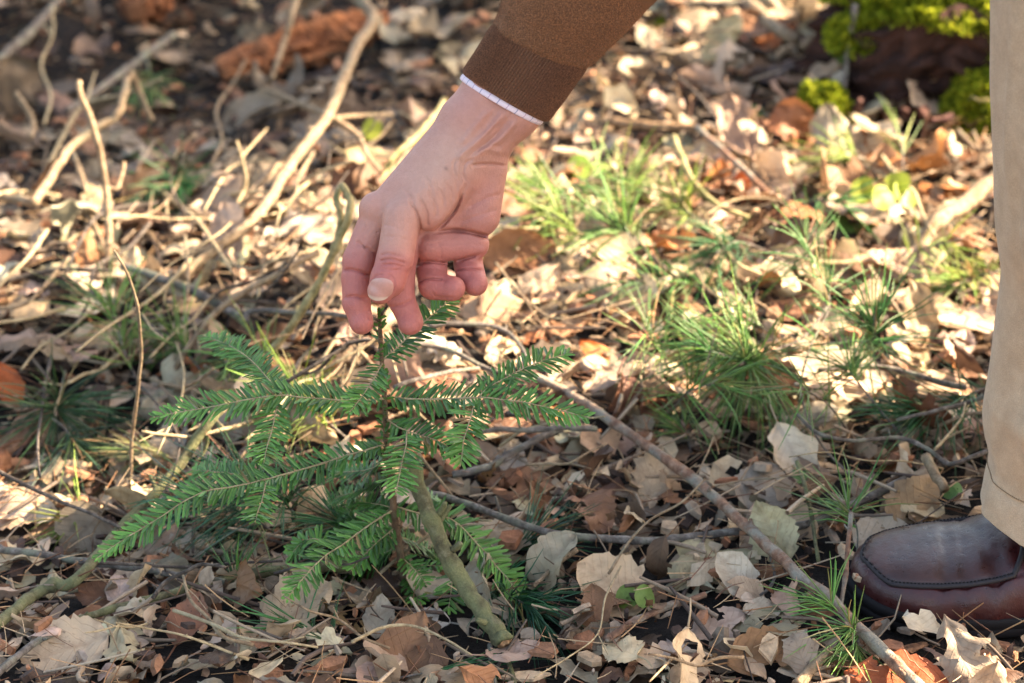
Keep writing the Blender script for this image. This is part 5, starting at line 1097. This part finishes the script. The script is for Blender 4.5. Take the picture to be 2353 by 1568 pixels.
def build_leg():
    L = [(2280, -60), (2280, 0), (2278, 120), (2277, 220), (2281, 330), (2285, 420), (2289, 520), (2296, 590), (2301, 640), (2297, 700), (2287, 780), (2277, 860), (2266, 930), (2263, 975), (2268, 1010), (2278, 1045), (2281, 1065), (2277, 1082), (2270, 1108), (2260, 1136), (2254, 1150)]
    Q = catmull(np.array(L, float), 8); YL = YC + .005; mb = MB(); seg = 96; R = []; a = np.arange(seg) / seg * 6.283
    P = np.array([V(u, v, YL) for u, v in Q]); zb = P[-1, 2]
    up = [P[0] + [.01 * k, .004 * k, .05 * k] for k in range(9, 0, -1)]; P = np.vstack([up, P])
    for i, p in enumerate(P):
        hz = p[2] - zb; rx = .088 + .02 * np.clip(hz / .5, 0, 1); ry = .077 + .025 * np.clip(hz / .5, 0, 1)
        fold = .0045 * np.exp(-hz / .10) * np.sin(3 * a + hz * 60) + .004 * np.sin(2 * a + hz * 22 + 1) * np.exp(-((hz - .10) / .08) ** 2) + .003 * vn(np.cos(a) * 1.5 + hz * 9, np.sin(a) * 1.5, .5, 33)
        ac = np.where(a > math.pi, a - 6.283, a)
        for a0, sl, amp, wd in ((.36, .5, .010, .075), (.60, -.6, .012, .08), (.22, .25, .004, .05)): fold = fold + amp * np.exp(-((ac - a0 - sl * (hz - .25)) / wd) ** 2) * (.5 + .5 * math.sin(hz * 13 + a0 * 9))
        fold = fold - .0022 * math.exp(-((hz - .024) / .0022) ** 2) + .0012 * math.exp(-((hz - .014) / .008) ** 2) + .007 * math.exp(-((hz - .085) / .012) ** 2) * np.clip(np.sin(ac * 2.2), 0, 1) - .006 * math.exp(-((hz - .125) / .016) ** 2) * np.clip(np.sin(ac * 2), 0, 1) + .005 * np.exp(-((hz - .2 - .06 * ac) / .02) ** 2) * np.clip(np.sin(ac * 2), 0, 1)
        side = .5 - .5 * np.cos(a)                                  # keep the traced left edge clean
        r = fold * (.3 + .7 * np.abs(np.sin(a)))
        ring = np.stack([p[0] + rx - (rx + r) * np.cos(a), p[1] + (ry + r) * np.sin(a) * -1, np.full(seg, p[2])], 1)
        dip = np.clip(1 - hz / .06, 0, 1); ring[:, 2] -= dip * (.016 * (.5 - .5 * np.cos(a)) + .004 * np.clip(np.sin(a), 0, 1))
        R.append(ring)
    inner = [R[-1] * 1.0]; c = R[-1].mean(0); inner = c + (R[-1] - c) * [.965, .965, 1] + [0, 0, .001]; R += [inner, c + (R[-1] - c) * [.85, .85, 1] + [0, 0, .03]]
    loft(mb, R, (1, 1, 1)); top = R[0].mean(0)
    # other leg and seat, out of the picture
    hip = FOOT + np.array([.30, .10, .90]); a2 = np.arange(40) / 40 * 6.283
    foot2 = FOOT + np.array([.28, .24, .0])
    for p0, p1, p2 in ((top, FOOT + [.13, .04, .62], hip + [0, -.06, 0]), (foot2 + [0, 0, .07], foot2 + [-.02, -.03, .5], hip + [0, .09, 0])):
        C = catmull([p0, p1, p2], 8); tube(mb, C, np.linspace(.1, .118, len(C)), 32)
    R2 = [hip + np.array([0, 0, dz]) + np.stack([np.cos(a2) * .13 * k, np.sin(a2) * .19 * k, 0 * a2], 1) for dz, k in ((-.16, .55), (-.12, .85), (-.04, 1), (.04, 1), (.1, .9))]
    loft(mb, R2, (1, 1, 1), (True, True))
    tr = mb.build('trousers', M['twill'], PERSON); tr['label'] = 'beige cotton trouser leg with a frayed turned hem'
    k = min(range(len(P)), key=lambda i: abs(P[i, 2] - zb - .026)); mb = MB(); rg = R[k]; cr = rg.mean(0); rg = cr + (rg - cr) * 1.004
    for i in range(0, seg): d = rg[(i + 1) % seg] - rg[i]; [tube(mb, [rg[i] + d * q, rg[i] + d * (q + .2)], .0005, 4) for q in (.05, .38, .71)]
    mb.build('hem_stitching', M['thread'], tr)
    return foot2
FOOT2 = build_leg()

def build_shoe(org, name_root, label=None, mirror=1):
    s = np.array([0, .004, .010, .018, .03, .045, .06, .08, .10, .12, .14, .165, .19, .215, .24, .26, .275, .287, .293])
    wv = np.array([.004, .019, .029, .037, .044, .049, .052, .0535, .053, .051, .0485, .045, .042, .0405, .039, .036, .031, .021, .006])
    hv = np.array([.026, .033, .037, .040, .0425, .0445, .0465, .0495, .0545, .062, .071, .081, .088, .091, .092, .092, .090, .085, .055])
    S = np.linspace(0, 1, 64) ** 1.25 * .293; k = 64; a = np.linspace(0, math.pi, k); R = []; C = []; z0 = .018
    for i, x in enumerate(S):
        w, h = np.interp(x, s, wv), np.interp(x, s, hv); cs, sn = np.cos(a), np.sin(a); e1, e2 = .72, .8
        y = -w * np.sign(cs) * np.abs(cs) ** e1 * (1 + .05 * sn); z = z0 - .006 + (h - z0 + .006) * sn ** e2
        # apron seam valley and vamp creases
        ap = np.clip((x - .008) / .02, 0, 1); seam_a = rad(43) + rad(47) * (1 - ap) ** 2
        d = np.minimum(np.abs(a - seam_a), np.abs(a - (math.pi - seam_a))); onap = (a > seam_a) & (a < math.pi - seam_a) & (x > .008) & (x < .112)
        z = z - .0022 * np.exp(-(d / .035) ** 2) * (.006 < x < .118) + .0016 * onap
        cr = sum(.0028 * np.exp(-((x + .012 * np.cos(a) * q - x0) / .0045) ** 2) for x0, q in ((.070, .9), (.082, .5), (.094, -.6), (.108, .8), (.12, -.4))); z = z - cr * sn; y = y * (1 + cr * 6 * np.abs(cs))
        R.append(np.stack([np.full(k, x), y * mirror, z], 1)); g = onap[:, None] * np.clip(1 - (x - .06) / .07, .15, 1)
        C.append(np.array([.05, .010, .010]) * (1 - g) + np.array([.056, .022, .016]) * g)  # apron top coloured lighter: part wear, part painted sky reflection
    R = np.array(R) + org; mb = MB(); n = len(S); i = np.arange(n - 1)[:, None] * k + np.arange(k - 1)[None]
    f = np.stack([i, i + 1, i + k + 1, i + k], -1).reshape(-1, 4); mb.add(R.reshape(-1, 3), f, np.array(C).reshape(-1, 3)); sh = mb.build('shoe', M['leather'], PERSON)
    if label: sh['label'] = label
    # sole: welt, side wall, heel
    mb = MB(); out = []
    xs = np.concatenate([np.linspace(0, 1, 40) ** 1.5 * .293]); 
    near = [(x - .004 + .008 * x / .293, -np.interp(x, s, wv) - .003) for x in xs]; far = [(x, -y) for x, y in near[::-1]]; loop = np.array(near + far); loop[:, 1] *= mirror
    kk = len(loop); cen = np.array([.14, 0.0])
    for dz, gr in ((.000, .985), (.0015, .996), (.0065, .998), (.007, .99), (.008, .99), (.0085, .998), (.013, .996), (.0155, .985), (.0155, .90)):
        q = cen + (loop - cen) * gr; toe = .006 * np.clip(1 - q[:, 0] / .06, 0, 1) ** 2
        out.append(np.stack([q[:, 0], q[:, 1], dz + toe], 1) + org)
    loft(mb, out, (1, 1, 1), (True, True)); mb.build('sole', M['rubber'], sh)
    # raised apron seam (rolled leather) and stitching, collar and tongue
    def surf(x, an):
        w, h = np.interp(x, s, wv), np.interp(x, s, hv); cs, sn = math.cos(an), math.sin(an)
        return org + np.array([x, -w * np.sign(cs) * abs(cs) ** .72 * (1 + .05 * sn) * mirror, z0 - .006 + (h - z0 + .006) * sn ** .8])
    pth = [surf(x, rad(43) + rad(47) * (1 - np.clip((x - .008) / .02, 0, 1)) ** 2) for x in np.linspace(.112, .0085, 40)] + [surf(x, math.pi - (rad(43) + rad(47) * (1 - np.clip((x - .008) / .02, 0, 1)) ** 2)) for x in np.linspace(.0085, .112, 40)]
    pre = [surf(.112 + .010 * math.sin(t * 1.57), rad(43) + rad(36) * t) for t in np.linspace(1, .06, 10)]
    mb = MB(); tube(mb, np.array(pre + pth), .0021, 8); mb.build('apron_seam', M['stitch'], sh)
    mb = MB()
    for q in range(0, len(pth) - 1):
        d = (pth[q + 1] - pth[q]); tube(mb, [pth[q] + d * .2 + [0, 0, .0022], pth[q] + d * .75 + [0, 0, .0022]], .0006, 4)
    mb.build('stitching', M['rubber'], sh)
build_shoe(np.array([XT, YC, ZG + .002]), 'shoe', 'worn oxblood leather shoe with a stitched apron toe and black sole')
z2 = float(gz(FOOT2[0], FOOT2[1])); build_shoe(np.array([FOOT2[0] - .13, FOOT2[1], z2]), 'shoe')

# ------------------------------------------------------------------ trees standing to the right, whose trunks shade the foreground
def tree(dist, off, r, label, seed, hgt=9.0, shade_clumps=()):
    rng = np.random.default_rng(seed); dx, dy = math.cos(SUN_AZ), math.sin(SUN_AZ); p = np.array([dx * dist - dy * off, dy * dist + dx * off, 0.0]); p[2] = float(gz(p[0], p[1])) - .05
    root = thing('pine_tree', tuple(p), label, 'tree', None); n = 30; z = np.linspace(0, hgt, n); P = p + np.stack([.03 * np.sin(z * .8 + seed), .03 * np.cos(z * .7), z], 1)
    mb = MB(); tube(mb, P, r * (1 - .06 * z) * (1 + .25 * np.exp(-z / .15)), 26, rough=.03, rng=rng); mb.build('trunk', M['red'], root)
    cr = MB()
    for k in range(14):
        h = rng.uniform(.55, 1.0) * hgt; a = rng.uniform(0, 6.283); L = rng.uniform(.8, 1.8); b = P[0] + [0, 0, h]; e = b + np.array([math.cos(a) * L, math.sin(a) * L, .25 * L]); mb = MB(); tube(mb, [b, (b + e) / 2 + [0, 0, -.05], e], [.03, .022, .008], 6); mb.build('limb', M['grey'], root)
        for q in range(260):
            t = rng.uniform(.3, 1.05); c = b + (e - b) * t + rng.standard_normal(3) * .16; d = rng.standard_normal(3); d /= np.linalg.norm(d); s2 = np.cross(d, rng.standard_normal(3)); s2 /= np.linalg.norm(s2)
            cr.add([c - s2 * .012, c + s2 * .012, c + d * .12], [(0, 1, 2)], (.04, .11, .04))
    for tx, ty, cr_r, m in shade_clumps:                                   # unseen boughs added along the sun ray to shade each target patch
        kk = (dist - (tx * dx + ty * dy)) / math.cos(SUN_EL); e = np.array([tx, ty, 0]) + SUNV * kk; b = np.array([p[0], p[1], e[2] - .15]); mb = MB(); tube(mb, [b, (b + e) / 2 + [0, 0, -.03], e], [.02, .014, .006], 6); mb.build('limb', M['grey'], root)
        for q in range(m):
            d = rng.standard_normal(3); d /= np.linalg.norm(d); c = e + d * cr_r * rng.random() ** .45 * [1, 1, .8]; s2 = np.cross(d, rng.standard_normal(3)); s2 /= np.linalg.norm(s2); d = d + rng.standard_normal(3) * .8
            cr.add([c - s2 * .012, c + s2 * .012, c + d * .06], [(0, 1, 2)], (.04, .11, .04))
    tag(cr.build('crown', M['pine'], root, smooth=False), kind='stuff')
TREES = [(3.2, .008, .182, 'thick pine trunk shading the sapling from the right', 1, 9.0, [(-.36, .33, .10, 600)]), (5.2, 1.9, .2, 'slimmer far pine with low boughs shading the hollow', 2, 9.0, [(-.42, 1.22, .30, 3500), (-.64, .95, .15, 900), (-.28, .95, .13, 600), (-.2, 1.45, .2, 1500)])]
for t in TREES: tree(*t)
